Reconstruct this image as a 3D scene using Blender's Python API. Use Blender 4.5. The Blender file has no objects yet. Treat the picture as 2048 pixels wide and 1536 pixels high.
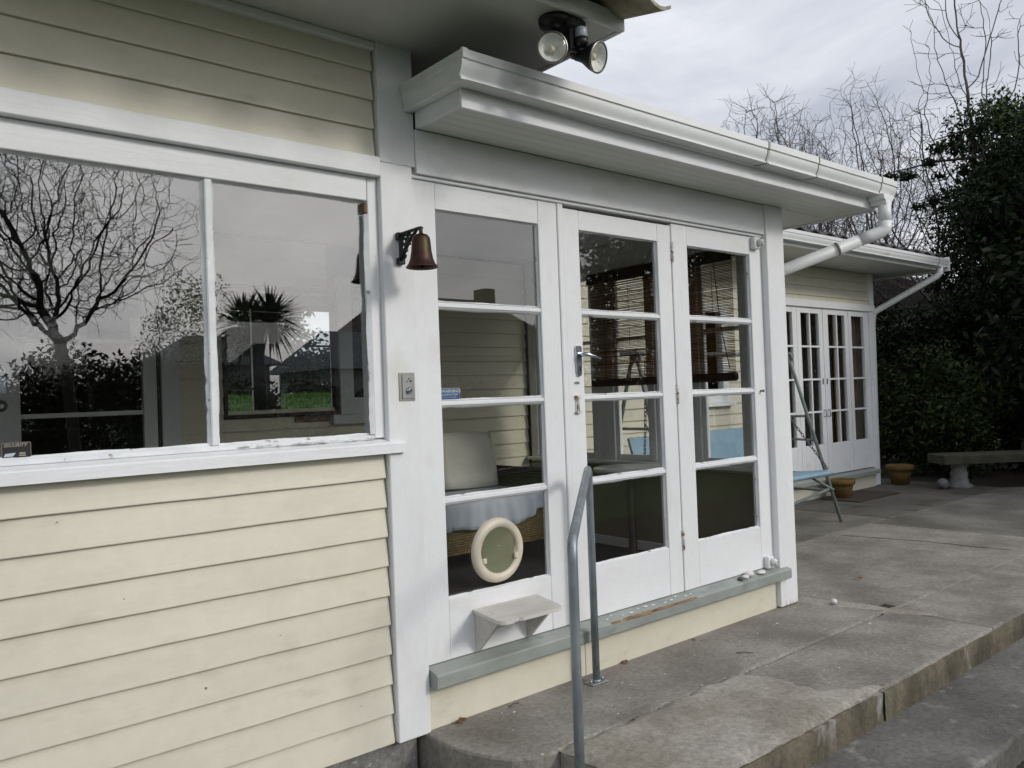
import bpy, bmesh, math, random
import numpy as np
from mathutils import Matrix, Vector
R = math.radians
random.seed(7)
rng = np.random.default_rng(7)
scene = bpy.context.scene
col = scene.collection

# ------------------------------------------------------------------ camera, sky, sun, exposure
# world: x along the house front (to the right), y into the house, z up; z = 0 is the terrace
cd = bpy.data.cameras.new('camera')
cd.sensor_fit = 'HORIZONTAL'; cd.sensor_width = 36.0
cd.lens = 1612.7 / 2048 * 36.0
cd.clip_start = 0.02; cd.clip_end = 3000
cam = bpy.data.objects.new('camera', cd); col.objects.link(cam)
yaw, pitch, roll = R(39.92), R(0.8335), R(-2.11)
fw = Vector((math.sin(yaw) * math.cos(pitch), math.cos(yaw) * math.cos(pitch), math.sin(pitch)))
rt = fw.cross(Vector((0, 0, 1))).normalized(); up = rt.cross(fw)
r2 = math.cos(roll) * rt + math.sin(roll) * up
u2 = -math.sin(roll) * rt + math.cos(roll) * up
cam.matrix_world = Matrix(((r2.x, u2.x, -fw.x, 0), (r2.y, u2.y, -fw.y, -2.75), (r2.z, u2.z, -fw.z, 1.33), (0, 0, 0, 1)))
scene.camera = cam

SUN = Vector((0.42, -1.0, 0.53)).normalized()          # direction towards the sun
world = bpy.data.worlds.new('World'); scene.world = world; world.use_nodes = True
wt = world.node_tree; wt.nodes.clear()
wn = lambda t: wt.nodes.new(t)
wl = wt.links.new
sky = wn('ShaderNodeTexSky'); sky.sky_type = 'NISHITA'; sky.sun_disc = False
sky.sun_elevation = math.asin(SUN.z); sky.sun_rotation = math.atan2(SUN.x, SUN.y)
sky.air_density = 1.0; sky.dust_density = 2.5; sky.ozone_density = 1.5
tc = wn('ShaderNodeTexCoord')
mp = wn('ShaderNodeMapping'); mp.inputs['Scale'].default_value = (1.0, 1.0, 2.6)
wl(tc.outputs['Generated'], mp.inputs['Vector'])
cn = wn('ShaderNodeTexNoise'); cn.inputs['Scale'].default_value = 1.7; cn.inputs['Detail'].default_value = 7
cn.inputs['Roughness'].default_value = 0.58; cn.inputs['Distortion'].default_value = 0.6
wl(mp.outputs['Vector'], cn.inputs['Vector'])
cr = wn('ShaderNodeValToRGB')
cr.color_ramp.elements[0].position = 0.34; cr.color_ramp.elements[0].color = (5.3, 5.7, 6.6, 1)
cr.color_ramp.elements[1].position = 0.60; cr.color_ramp.elements[1].color = (10.8, 10.9, 11.5, 1)
wl(cn.outputs['Fac'], cr.inputs['Fac'])
dpn_ = wn('ShaderNodeVectorMath'); dpn_.operation = 'DOT_PRODUCT'; wl(tc.outputs['Generated'], dpn_.inputs[0]); dpn_.inputs[1].default_value = SUN
mr_ = wn('ShaderNodeMapRange'); mr_.interpolation_type = 'SMOOTHSTEP'; wl(dpn_.outputs['Value'], mr_.inputs['Value'])
mr_.inputs['From Min'].default_value = 0.5; mr_.inputs['From Max'].default_value = 1.0; mr_.inputs['To Min'].default_value = 1.0; mr_.inputs['To Max'].default_value = 1.9
vm_ = wn('ShaderNodeVectorMath'); vm_.operation = 'SCALE'; wl(cr.outputs['Color'], vm_.inputs[0]); wl(mr_.outputs[0], vm_.inputs['Scale'])   # cloud thins and brightens towards the sun
mx = wn('ShaderNodeMix'); mx.data_type = 'RGBA'; mx.inputs['Factor'].default_value = 0.86
wl(sky.outputs['Color'], mx.inputs['A']); wl(vm_.outputs[0], mx.inputs['B'])
bg = wn('ShaderNodeBackground'); bg.inputs['Strength'].default_value = 0.092
wl(mx.outputs['Result'], bg.inputs['Color'])
wo = wn('ShaderNodeOutputWorld'); wl(bg.outputs['Background'], wo.inputs['Surface'])

sd = bpy.data.lights.new('sun', 'SUN'); sd.energy = 1.22; sd.angle = R(11); sd.color = (1.0, 0.955, 0.89)
sun = bpy.data.objects.new('sun', sd); col.objects.link(sun)
sun.rotation_euler = SUN.to_track_quat('Z', 'Y').to_euler(); sun.location = (3, -12, 12)

scene.view_settings.view_transform = 'Standard'; scene.view_settings.look = 'None'
scene.view_settings.exposure = 0.08; scene.view_settings.gamma = 1.0
scene.view_settings.use_curve_mapping = False
scene.cycles.transparent_max_bounces = 32
scene.cycles.max_bounces = 9; scene.cycles.diffuse_bounces = 6
scene.cycles.sample_clamp_indirect = 8.0

# ------------------------------------------------------------------ materials
def nodes_of(m):
    m.use_nodes = True
    t = m.node_tree; t.nodes.clear()
    return t, t.nodes.new, t.links.new

def mat(name, c1, c2=None, rough=0.5, scale=6.0, stretch=(1, 1, 1), lo=0.35, hi=0.65, bump=0.0, bscale=60.0,
        bstretch=(1, 1, 1), metal=0.0, spots=None, sscale=30.0, slo=0.62, shi=0.7, objvar=0.0, spec=0.5, detail=5, bdist=0.004, speckle=0.0, spscale=70.0):
    """colour c1..c2 by noise, optional third colour in spots, optional fine relief"""
    m = bpy.data.materials.new(name)
    t, n, l = nodes_of(m)
    out = n('ShaderNodeOutputMaterial'); p = n('ShaderNodeBsdfPrincipled'); l(p.outputs[0], out.inputs[0])
    p.inputs['Roughness'].default_value = rough; p.inputs['Metallic'].default_value = metal
    p.inputs['Specular IOR Level'].default_value = spec
    tcn = n('ShaderNodeTexCoord')
    mpn = n('ShaderNodeMapping'); mpn.inputs['Scale'].default_value = stretch; l(tcn.outputs['Object'], mpn.inputs['Vector'])
    nz = n('ShaderNodeTexNoise'); nz.inputs['Scale'].default_value = scale; nz.inputs['Detail'].default_value = detail
    nz.inputs['Roughness'].default_value = 0.6
    l(mpn.outputs[0], nz.inputs['Vector'])
    rp = n('ShaderNodeValToRGB'); c2 = c2 or c1
    rp.color_ramp.elements[0].position = lo; rp.color_ramp.elements[0].color = (*c1, 1)
    rp.color_ramp.elements[1].position = hi; rp.color_ramp.elements[1].color = (*c2, 1)
    l(nz.outputs['Fac'], rp.inputs['Fac'])
    last = rp.outputs['Color']
    if spots:
        s = n('ShaderNodeTexNoise'); s.inputs['Scale'].default_value = sscale; s.inputs['Detail'].default_value = 4
        l(mpn.outputs[0], s.inputs['Vector'])
        sr = n('ShaderNodeMapRange'); sr.inputs['From Min'].default_value = slo; sr.inputs['From Max'].default_value = shi
        l(s.outputs['Fac'], sr.inputs['Value'])
        mixn = n('ShaderNodeMix'); mixn.data_type = 'RGBA'; l(sr.outputs[0], mixn.inputs['Factor'])
        l(last, mixn.inputs['A']); mixn.inputs['B'].default_value = (*spots, 1); last = mixn.outputs['Result']
    if speckle:
        k = n('ShaderNodeTexNoise'); k.inputs['Scale'].default_value = spscale; k.inputs['Detail'].default_value = 6; k.inputs['Roughness'].default_value = 0.75
        l(tcn.outputs['Object'], k.inputs['Vector']); kr = n('ShaderNodeMapRange'); kr.inputs['From Min'].default_value = 0.3; kr.inputs['From Max'].default_value = 0.7
        kr.inputs['To Min'].default_value = 1 - speckle; kr.inputs['To Max'].default_value = 1 + speckle; l(k.outputs['Fac'], kr.inputs['Value'])
        hk = n('ShaderNodeHueSaturation'); l(kr.outputs[0], hk.inputs['Value']); l(last, hk.inputs['Color']); last = hk.outputs['Color']
    if objvar:
        oi = n('ShaderNodeObjectInfo'); mr = n('ShaderNodeMapRange')
        mr.inputs['To Min'].default_value = 1 - objvar; mr.inputs['To Max'].default_value = 1 + objvar
        l(oi.outputs['Random'], mr.inputs['Value'])
        hv = n('ShaderNodeHueSaturation'); l(mr.outputs[0], hv.inputs['Value']); l(last, hv.inputs['Color']); last = hv.outputs['Color']
    l(last, p.inputs['Base Color'])
    if bump:
        bm_ = n('ShaderNodeMapping'); bm_.inputs['Scale'].default_value = bstretch; l(tcn.outputs['Object'], bm_.inputs['Vector'])
        b = n('ShaderNodeTexNoise'); b.inputs['Scale'].default_value = bscale; b.inputs['Detail'].default_value = 6
        l(bm_.outputs[0], b.inputs['Vector'])
        bn = n('ShaderNodeBump'); bn.inputs['Strength'].default_value = bump; bn.inputs['Distance'].default_value = bdist
        l(b.outputs['Fac'], bn.inputs['Height']); l(bn.outputs[0], p.inputs['Normal'])
    return m

def glass_mat(name, f0, tint=(0.97, 0.98, 0.97), rough=0.0):
    """thin window glass: clear, with reflection that grows towards grazing view; both faces of a pane reflect"""
    m = bpy.data.materials.new(name)
    t, n, l = nodes_of(m)
    out = n('ShaderNodeOutputMaterial')
    geo = n('ShaderNodeNewGeometry'); dp = n('ShaderNodeVectorMath'); dp.operation = 'DOT_PRODUCT'
    l(geo.outputs['Incoming'], dp.inputs[0]); l(geo.outputs['Normal'], dp.inputs[1])
    ab = n('ShaderNodeMath'); ab.operation = 'ABSOLUTE'; l(dp.outputs['Value'], ab.inputs[0])
    om = n('ShaderNodeMath'); om.operation = 'SUBTRACT'; om.inputs[0].default_value = 1; l(ab.outputs[0], om.inputs[1])
    pw = n('ShaderNodeMath'); pw.operation = 'POWER'; l(om.outputs[0], pw.inputs[0]); pw.inputs[1].default_value = 5
    ml = n('ShaderNodeMath'); ml.operation = 'MULTIPLY_ADD'; l(pw.outputs[0], ml.inputs[0]); ml.inputs[1].default_value = 1 - f0; ml.inputs[2].default_value = f0
    tr = n('ShaderNodeBsdfTransparent'); tr.inputs['Color'].default_value = (*tint, 1)
    gl = n('ShaderNodeBsdfGlossy'); gl.inputs['Roughness'].default_value = rough
    tcn = n('ShaderNodeTexCoord'); nz = n('ShaderNodeTexNoise'); nz.inputs['Scale'].default_value = 1.6; nz.inputs['Detail'].default_value = 1
    l(tcn.outputs['Object'], nz.inputs['Vector'])
    bn = n('ShaderNodeBump'); bn.inputs['Strength'].default_value = 0.06; bn.inputs['Distance'].default_value = 0.004
    l(nz.outputs['Fac'], bn.inputs['Height']); l(bn.outputs[0], gl.inputs['Normal'])
    mxn = n('ShaderNodeMixShader'); l(ml.outputs[0], mxn.inputs[0]); l(tr.outputs[0], mxn.inputs[1]); l(gl.outputs[0], mxn.inputs[2])
    l(mxn.outputs[0], out.inputs[0])
    return m

def leaf_mat(name, c1, c2, scale=1.2, rough=0.55, trans=0.25):
    m = bpy.data.materials.new(name)
    t, n, l = nodes_of(m)
    out = n('ShaderNodeOutputMaterial')
    at = n('ShaderNodeAttribute'); at.attribute_name = 'tone'
    tcn = n('ShaderNodeTexCoord'); nz = n('ShaderNodeTexNoise'); nz.inputs['Scale'].default_value = scale; nz.inputs['Detail'].default_value = 3
    l(tcn.outputs['Object'], nz.inputs['Vector'])
    ad = n('ShaderNodeMath'); ad.operation = 'MULTIPLY_ADD'; l(at.outputs['Fac'], ad.inputs[0]); ad.inputs[1].default_value = 0.6
    sb = n('ShaderNodeMath'); sb.operation = 'MULTIPLY'; l(nz.outputs['Fac'], sb.inputs[0]); sb.inputs[1].default_value = 0.4
    l(sb.outputs[0], ad.inputs[2])
    rp = n('ShaderNodeValToRGB'); rp.color_ramp.elements[0].position = 0.15; rp.color_ramp.elements[1].position = 0.85
    rp.color_ramp.elements[0].color = (*c1, 1); rp.color_ramp.elements[1].color = (*c2, 1)
    l(ad.outputs[0], rp.inputs['Fac'])
    p = n('ShaderNodeBsdfPrincipled'); p.inputs['Roughness'].default_value = rough; l(rp.outputs[0], p.inputs['Base Color'])
    p.inputs['Specular IOR Level'].default_value = 0.15
    tl = n('ShaderNodeBsdfTranslucent'); l(rp.outputs[0], tl.inputs['Color'])
    mxn = n('ShaderNodeMixShader'); mxn.inputs[0].default_value = trans; l(p.outputs[0], mxn.inputs[1]); l(tl.outputs[0], mxn.inputs[2])
    l(mxn.outputs[0], out.inputs[0])
    return m

M = {}
M['white'] = mat('white_paint', (0.71, 0.725, 0.73), (0.78, 0.79, 0.79), 0.48, 2.2, (1, 1, 0.35), bump=0.25, bscale=110, bstretch=(1, 1, 0.08),
                 spots=(0.62, 0.61, 0.55), sscale=7, slo=0.56, shi=0.86, speckle=0.03, spscale=20)
M['white_h'] = mat('white_paint_horizontal_grain', (0.71, 0.725, 0.735), (0.78, 0.79, 0.795), 0.48, 2.2, (0.35, 1, 1), bump=0.25, bscale=110, bstretch=(0.08, 1, 1),
                   spots=(0.62, 0.61, 0.55), sscale=8, slo=0.56, shi=0.86, speckle=0.03, spscale=20)
M['white_worn'] = mat('worn_white_paint', (0.66, 0.68, 0.69), (0.78, 0.80, 0.81), 0.55, 9, (1, 1, 1), bump=0.35, bscale=45,
                      spots=(0.30, 0.27, 0.22), sscale=22, slo=0.64, shi=0.70)
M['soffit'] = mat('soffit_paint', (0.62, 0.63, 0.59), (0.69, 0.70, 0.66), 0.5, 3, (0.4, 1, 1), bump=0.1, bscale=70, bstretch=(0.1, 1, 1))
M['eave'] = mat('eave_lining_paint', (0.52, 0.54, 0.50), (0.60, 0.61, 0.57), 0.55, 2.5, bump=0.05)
M['plastic'] = mat('white_gutter_plastic', (0.66, 0.68, 0.67), (0.75, 0.76, 0.75), 0.42, 5, (0.4, 2, 2), spots=(0.42, 0.40, 0.34), sscale=9, slo=0.66, shi=0.82)
M['grime'] = mat('gutter_joint_grime', (0.16, 0.15, 0.12), (0.28, 0.26, 0.22), 0.8, 30)
M['cream'] = mat('cream_weatherboard_paint', (0.61, 0.58, 0.465), (0.67, 0.64, 0.525), 0.45, 1.6, (0.5, 1, 1.4), bump=0.14, bscale=70, bstretch=(0.07, 1, 1),
                 spots=(0.50, 0.465, 0.36), sscale=9, slo=0.58, shi=0.86, objvar=0.03, speckle=0.05, spscale=9)
M['cream_in'] = mat('cream_board_indoors', (0.70, 0.66, 0.50), (0.76, 0.72, 0.56), 0.5, 1.8, (0.5, 1, 1.4), bump=0.08, bscale=70, bstretch=(0.07, 1, 1), objvar=0.03)
M['sill'] = mat('grey_green_sill_paint', (0.225, 0.25, 0.232), (0.305, 0.33, 0.305), 0.5, 7, (0.6, 1, 1), bump=0.25, bscale=50, bstretch=(0.15, 1, 1),
                spots=(0.17, 0.20, 0.18), sscale=10, slo=0.60, shi=0.74)
M['bare_wood'] = mat('weathered_bare_wood', (0.15, 0.095, 0.05), (0.27, 0.175, 0.09), 0.8, 30, (0.3, 1, 1), bump=0.4, bscale=70, bstretch=(0.1, 1, 1))
M['flake'] = mat('paint_flake', (0.6, 0.6, 0.58), (0.75, 0.75, 0.73), 0.6)
M['glass'] = glass_mat('window_glass', 0.06, (0.99, 0.995, 0.99))
M['glass_old'] = glass_mat('old_window_glass', 0.13)
M['glass_dark'] = glass_mat('small_pane_glass', 0.04, (0.99, 0.995, 0.99))
M['obscure'] = mat('obscure_dark_glass', (0.012, 0.013, 0.015), (0.02, 0.021, 0.024), 0.12, 12, bump=1.0, bscale=55, bdist=0.02)
M['trim_in'] = mat('indoor_white_trim', (0.72, 0.73, 0.72), (0.78, 0.79, 0.77), 0.5, 4)
M['ceiling'] = mat('indoor_ceiling_paint', (0.74, 0.75, 0.76), (0.80, 0.81, 0.82), 0.7, 3)
M['olive'] = mat('olive_dado_paint', (0.20, 0.185, 0.105), (0.235, 0.215, 0.125), 0.6, 4)
M['carpet'] = mat('dark_carpet', (0.03, 0.03, 0.028), (0.05, 0.048, 0.043), 0.95, 80, bump=0.5, bscale=300)
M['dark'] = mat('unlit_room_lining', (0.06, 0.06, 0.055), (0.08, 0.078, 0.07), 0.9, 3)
M['dkframe'] = mat('dark_stained_wood', (0.035, 0.022, 0.013), (0.06, 0.036, 0.02), 0.5, 20, (1, 1, 0.2))
M['concrete'] = mat('terrace_concrete', (0.165, 0.153, 0.130), (0.285, 0.270, 0.237), 0.85, 2.4, bump=0.5, bscale=120, spots=(0.125, 0.113, 0.09), sscale=2.2, slo=0.48, shi=0.80, detail=9, speckle=0.38, spscale=45)
M['concrete_l'] = mat('mortar_topping_concrete', (0.23, 0.213, 0.175), (0.355, 0.338, 0.295), 0.85, 3.0, bump=0.5, bscale=110, spots=(0.18, 0.155, 0.11), sscale=2.6, slo=0.46, shi=0.80, detail=9, speckle=0.38, spscale=45)
M['concrete_d'] = mat('path_concrete', (0.085, 0.082, 0.074), (0.16, 0.155, 0.14), 0.88, 2.2, bump=0.6, bscale=110, spots=(0.24, 0.235, 0.22), sscale=7, slo=0.60, shi=0.72, detail=9, speckle=0.38, spscale=45)
M['concrete_shade'] = mat('shade_toned_concrete', (0.065, 0.06, 0.05), (0.135, 0.125, 0.108), 0.8, 1.5, bump=0.5, bscale=110, spots=(0.035, 0.034, 0.02), sscale=3, slo=0.5, shi=0.7, detail=9, speckle=0.35, spscale=45)  # tree shade on the far terrace, put into a darker concrete colour
M['concrete_mid'] = mat('half_shade_toned_concrete', (0.10, 0.093, 0.078), (0.20, 0.19, 0.165), 0.85, 1.5, bump=0.5, bscale=120, spots=(0.075, 0.068, 0.052), sscale=1.6, slo=0.45, shi=0.75, detail=9, speckle=0.38, spscale=45)  # middle step of that shade, also put into the slab colour
M['moss'] = mat('mossy_step_face', (0.055, 0.048, 0.030), (0.125, 0.110, 0.075), 0.9, 7, (1, 1, 0.35), bump=0.7, bscale=60, spots=(0.30, 0.29, 0.27), sscale=6, slo=0.60, shi=0.70, detail=8, speckle=0.38, spscale=45)
M['footing'] = mat('footing_concrete', (0.13, 0.125, 0.115), (0.24, 0.235, 0.22), 0.9, 8, bump=0.8, bscale=50, spots=(0.40, 0.40, 0.38), sscale=40, slo=0.66, shi=0.70, speckle=0.38, spscale=45)
M['soil'] = mat('garden_soil', (0.018, 0.014, 0.010), (0.045, 0.036, 0.025), 0.95, 14, bump=1.0, bscale=40, bdist=0.02)
M['lawn'] = mat('lawn', (0.022, 0.055, 0.012), (0.055, 0.115, 0.026), 0.9, 4, bump=0.8, bscale=200)
M['galv'] = mat('galvanised_pipe', (0.20, 0.235, 0.255), (0.32, 0.36, 0.38), 0.45, 14, (1, 1, 0.4), metal=0.55, bump=0.1, bscale=80, spots=(0.14, 0.16, 0.17), sscale=22, slo=0.62, shi=0.7)
M['chrome'] = mat('dull_chrome', (0.42, 0.46, 0.52), (0.55, 0.60, 0.66), 0.22, 20, metal=1.0)
M['rusty'] = mat('rust_spotted_steel', (0.50, 0.50, 0.48), (0.62, 0.62, 0.6), 0.5, 40, spots=(0.20, 0.09, 0.04), sscale=45, slo=0.52, shi=0.6)
M['steel'] = mat('brushed_steel', (0.30, 0.30, 0.285), (0.40, 0.40, 0.375), 0.38, 20, (1, 1, 0.2), metal=0.8)
M['bronze'] = mat('tarnished_copper_bell', (0.038, 0.022, 0.016), (0.082, 0.043, 0.034), 0.48, 14, metal=0.75, spots=(0.060, 0.045, 0.022), sscale=20, slo=0.5, shi=0.62, bump=0.1, bscale=80)
M['verdigris'] = mat('verdigris_bracket', (0.012, 0.014, 0.013), (0.035, 0.045, 0.042), 0.55, 40, metal=0.4, bump=0.3, bscale=90)
M['black'] = mat('black_plastic', (0.008, 0.008, 0.009), (0.015, 0.015, 0.016), 0.45, 8)
M['sensor'] = mat('sensor_lens', (0.40, 0.42, 0.47), (0.48, 0.50, 0.55), 0.3, 8)
M['reflector'] = mat('lamp_reflector', (0.72, 0.73, 0.70), (0.88, 0.88, 0.83), 0.4, 40, metal=0.0, bump=0.6, bscale=70, bdist=0.01)
M['lampglass'] = glass_mat('lamp_front_glass', 0.035, (0.97, 0.98, 0.96))
M['pebble'] = mat('white_pebble', (0.58, 0.56, 0.54), (0.70, 0.69, 0.67), 0.6, 12, bump=0.2, bscale=50)
M['pebble_d'] = mat('dark_pebble', (0.07, 0.06, 0.06), (0.12, 0.105, 0.10), 0.6, 14)
M['bone'] = mat('cream_plastic', (0.60, 0.54, 0.42), (0.66, 0.60, 0.48), 0.4, 8)
M['flap'] = mat('translucent_grey_green_flap', (0.155, 0.165, 0.095), (0.19, 0.20, 0.125), 0.35, 5)
M['shelf'] = mat('weathered_shelf_paint', (0.50, 0.48, 0.435), (0.61, 0.59, 0.55), 0.6, 10, (0.5, 1.5, 1), bump=0.3, bscale=50, spots=(0.36, 0.25, 0.17), sscale=9, slo=0.64, shi=0.78)
M['blue_sticker'] = mat('blue_sticker', (0.02, 0.06, 0.16), (0.025, 0.07, 0.18), 0.4)
M['black_sticker'] = mat('black_sticker', (0.008, 0.009, 0.012), (0.012, 0.013, 0.016), 0.4)
M['ink_white'] = mat('sticker_pale_ink', (0.42, 0.48, 0.52), (0.46, 0.52, 0.56), 0.5)
M['ink_tan'] = mat('sticker_tan_ink', (0.26, 0.23, 0.18), (0.30, 0.27, 0.21), 0.5)
M['wicker'] = mat('wicker', (0.13, 0.075, 0.025), (0.27, 0.17, 0.065), 0.6, 60, (1, 1, 1), bump=0.5, bscale=200)
M['wicker_d'] = mat('dark_wicker', (0.035, 0.018, 0.008), (0.085, 0.045, 0.02), 0.6, 60, bump=0.5, bscale=200)
M['cushion'] = mat('cream_cushion_fabric', (0.66, 0.64, 0.55), (0.72, 0.70, 0.61), 0.9, 5, bump=0.3, bscale=250)
M['throw'] = mat('pale_blue_grey_cotton', (0.54, 0.58, 0.67), (0.60, 0.64, 0.73), 0.9, 6, bump=0.3, bscale=200)
M['bamboo'] = leaf_mat('bamboo_slats', (0.30, 0.16, 0.05), (0.62, 0.40, 0.15), 14.0, 0.6, 0.6)
M['bamboo_d'] = mat('dark_blind_rail', (0.035, 0.018, 0.010), (0.06, 0.03, 0.016), 0.6, 20)
M['tabletop'] = mat('white_tabletop', (0.62, 0.63, 0.62), (0.68, 0.69, 0.68), 0.3, 5)
M['vinyl'] = mat('pale_blue_vinyl', (0.175, 0.29, 0.37), (0.22, 0.345, 0.43), 0.45, 4, bump=0.1, bscale=60)
M['swing'] = mat('grey_green_swing_tube', (0.13, 0.155, 0.145), (0.21, 0.24, 0.225), 0.5, 20, spots=(0.10, 0.05, 0.025), sscale=18, slo=0.66, shi=0.72)
M['chain'] = mat('old_chain', (0.10, 0.095, 0.085), (0.17, 0.16, 0.145), 0.5, 30, metal=0.6)
M['terracotta'] = mat('mossy_yellow_terracotta', (0.095, 0.055, 0.012), (0.17, 0.10, 0.022), 0.85, 8, bump=0.5, bscale=40, spots=(0.09, 0.07, 0.02), sscale=7, slo=0.56, shi=0.66)
M['stone'] = mat('garden_stone', (0.028, 0.027, 0.018), (0.055, 0.052, 0.038), 0.9, 8, bump=0.7, bscale=40, spots=(0.06, 0.07, 0.025), sscale=6, slo=0.54, shi=0.66)
M['stone_l'] = mat('pale_stone', (0.11, 0.11, 0.11), (0.19, 0.19, 0.185), 0.85, 9, bump=0.4, bscale=40)
M['mat_dark'] = mat('dark_door_mat', (0.035, 0.026, 0.02), (0.07, 0.052, 0.04), 0.95, 60, bump=0.7, bscale=200)
M['curtain'] = mat('dusky_pink_curtain', (0.12, 0.07, 0.06), (0.17, 0.10, 0.085), 0.9, 6)
M['curtain_b'] = mat('rust_curtain', (0.16, 0.065, 0.025), (0.22, 0.095, 0.04), 0.9, 6)
M['tile'] = mat('lichened_roof_tile', (0.24, 0.215, 0.14), (0.42, 0.39, 0.29), 0.85, 9, bump=0.6, bscale=50, spots=(0.08, 0.07, 0.05), sscale=12, slo=0.54, shi=0.66)
M['tile_d'] = mat('dark_roof_tile', (0.035, 0.03, 0.03), (0.08, 0.065, 0.06), 0.85, 6, bump=0.5, bscale=40, objvar=0.12)
M['bark'] = mat('grey_bark', (0.06, 0.053, 0.048), (0.11, 0.098, 0.088), 0.9, 12, (1, 1, 0.3), bump=0.6, bscale=40)
M['bark_d'] = mat('dark_bark', (0.018, 0.016, 0.014), (0.04, 0.035, 0.03), 0.9, 12, (1, 1, 0.3), bump=0.6, bscale=40)
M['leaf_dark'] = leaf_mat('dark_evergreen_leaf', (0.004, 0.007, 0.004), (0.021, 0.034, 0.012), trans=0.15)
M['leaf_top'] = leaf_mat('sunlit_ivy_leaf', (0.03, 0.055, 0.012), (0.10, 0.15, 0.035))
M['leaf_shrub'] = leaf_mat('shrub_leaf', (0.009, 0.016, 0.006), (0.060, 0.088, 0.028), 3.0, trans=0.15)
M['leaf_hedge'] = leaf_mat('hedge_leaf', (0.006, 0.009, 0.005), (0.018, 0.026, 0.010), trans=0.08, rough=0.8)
M['leaf_palm'] = leaf_mat('cabbage_tree_leaf', (0.020, 0.034, 0.012), (0.07, 0.10, 0.035))
M['grass'] = leaf_mat('grass_blade', (0.03, 0.075, 0.012), (0.075, 0.16, 0.03), 0.8)
M['dead_leaf'] = mat('dead_leaf', (0.14, 0.07, 0.025), (0.28, 0.15, 0.05), 0.8, 30)
M['twig'] = mat('dry_twig', (0.06, 0.05, 0.04), (0.10, 0.085, 0.07), 0.9, 30)
M['nhouse'] = mat('neighbour_wall', (0.30, 0.31, 0.31), (0.36, 0.37, 0.36), 0.8, 3)
M['nroof'] = mat('neighbour_roof', (0.085, 0.095, 0.11), (0.13, 0.14, 0.155), 0.8, 5, objvar=0.05)
M['nroof_b'] = mat('neighbour_brown_roof', (0.045, 0.035, 0.028), (0.08, 0.062, 0.05), 0.85, 5)

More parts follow.
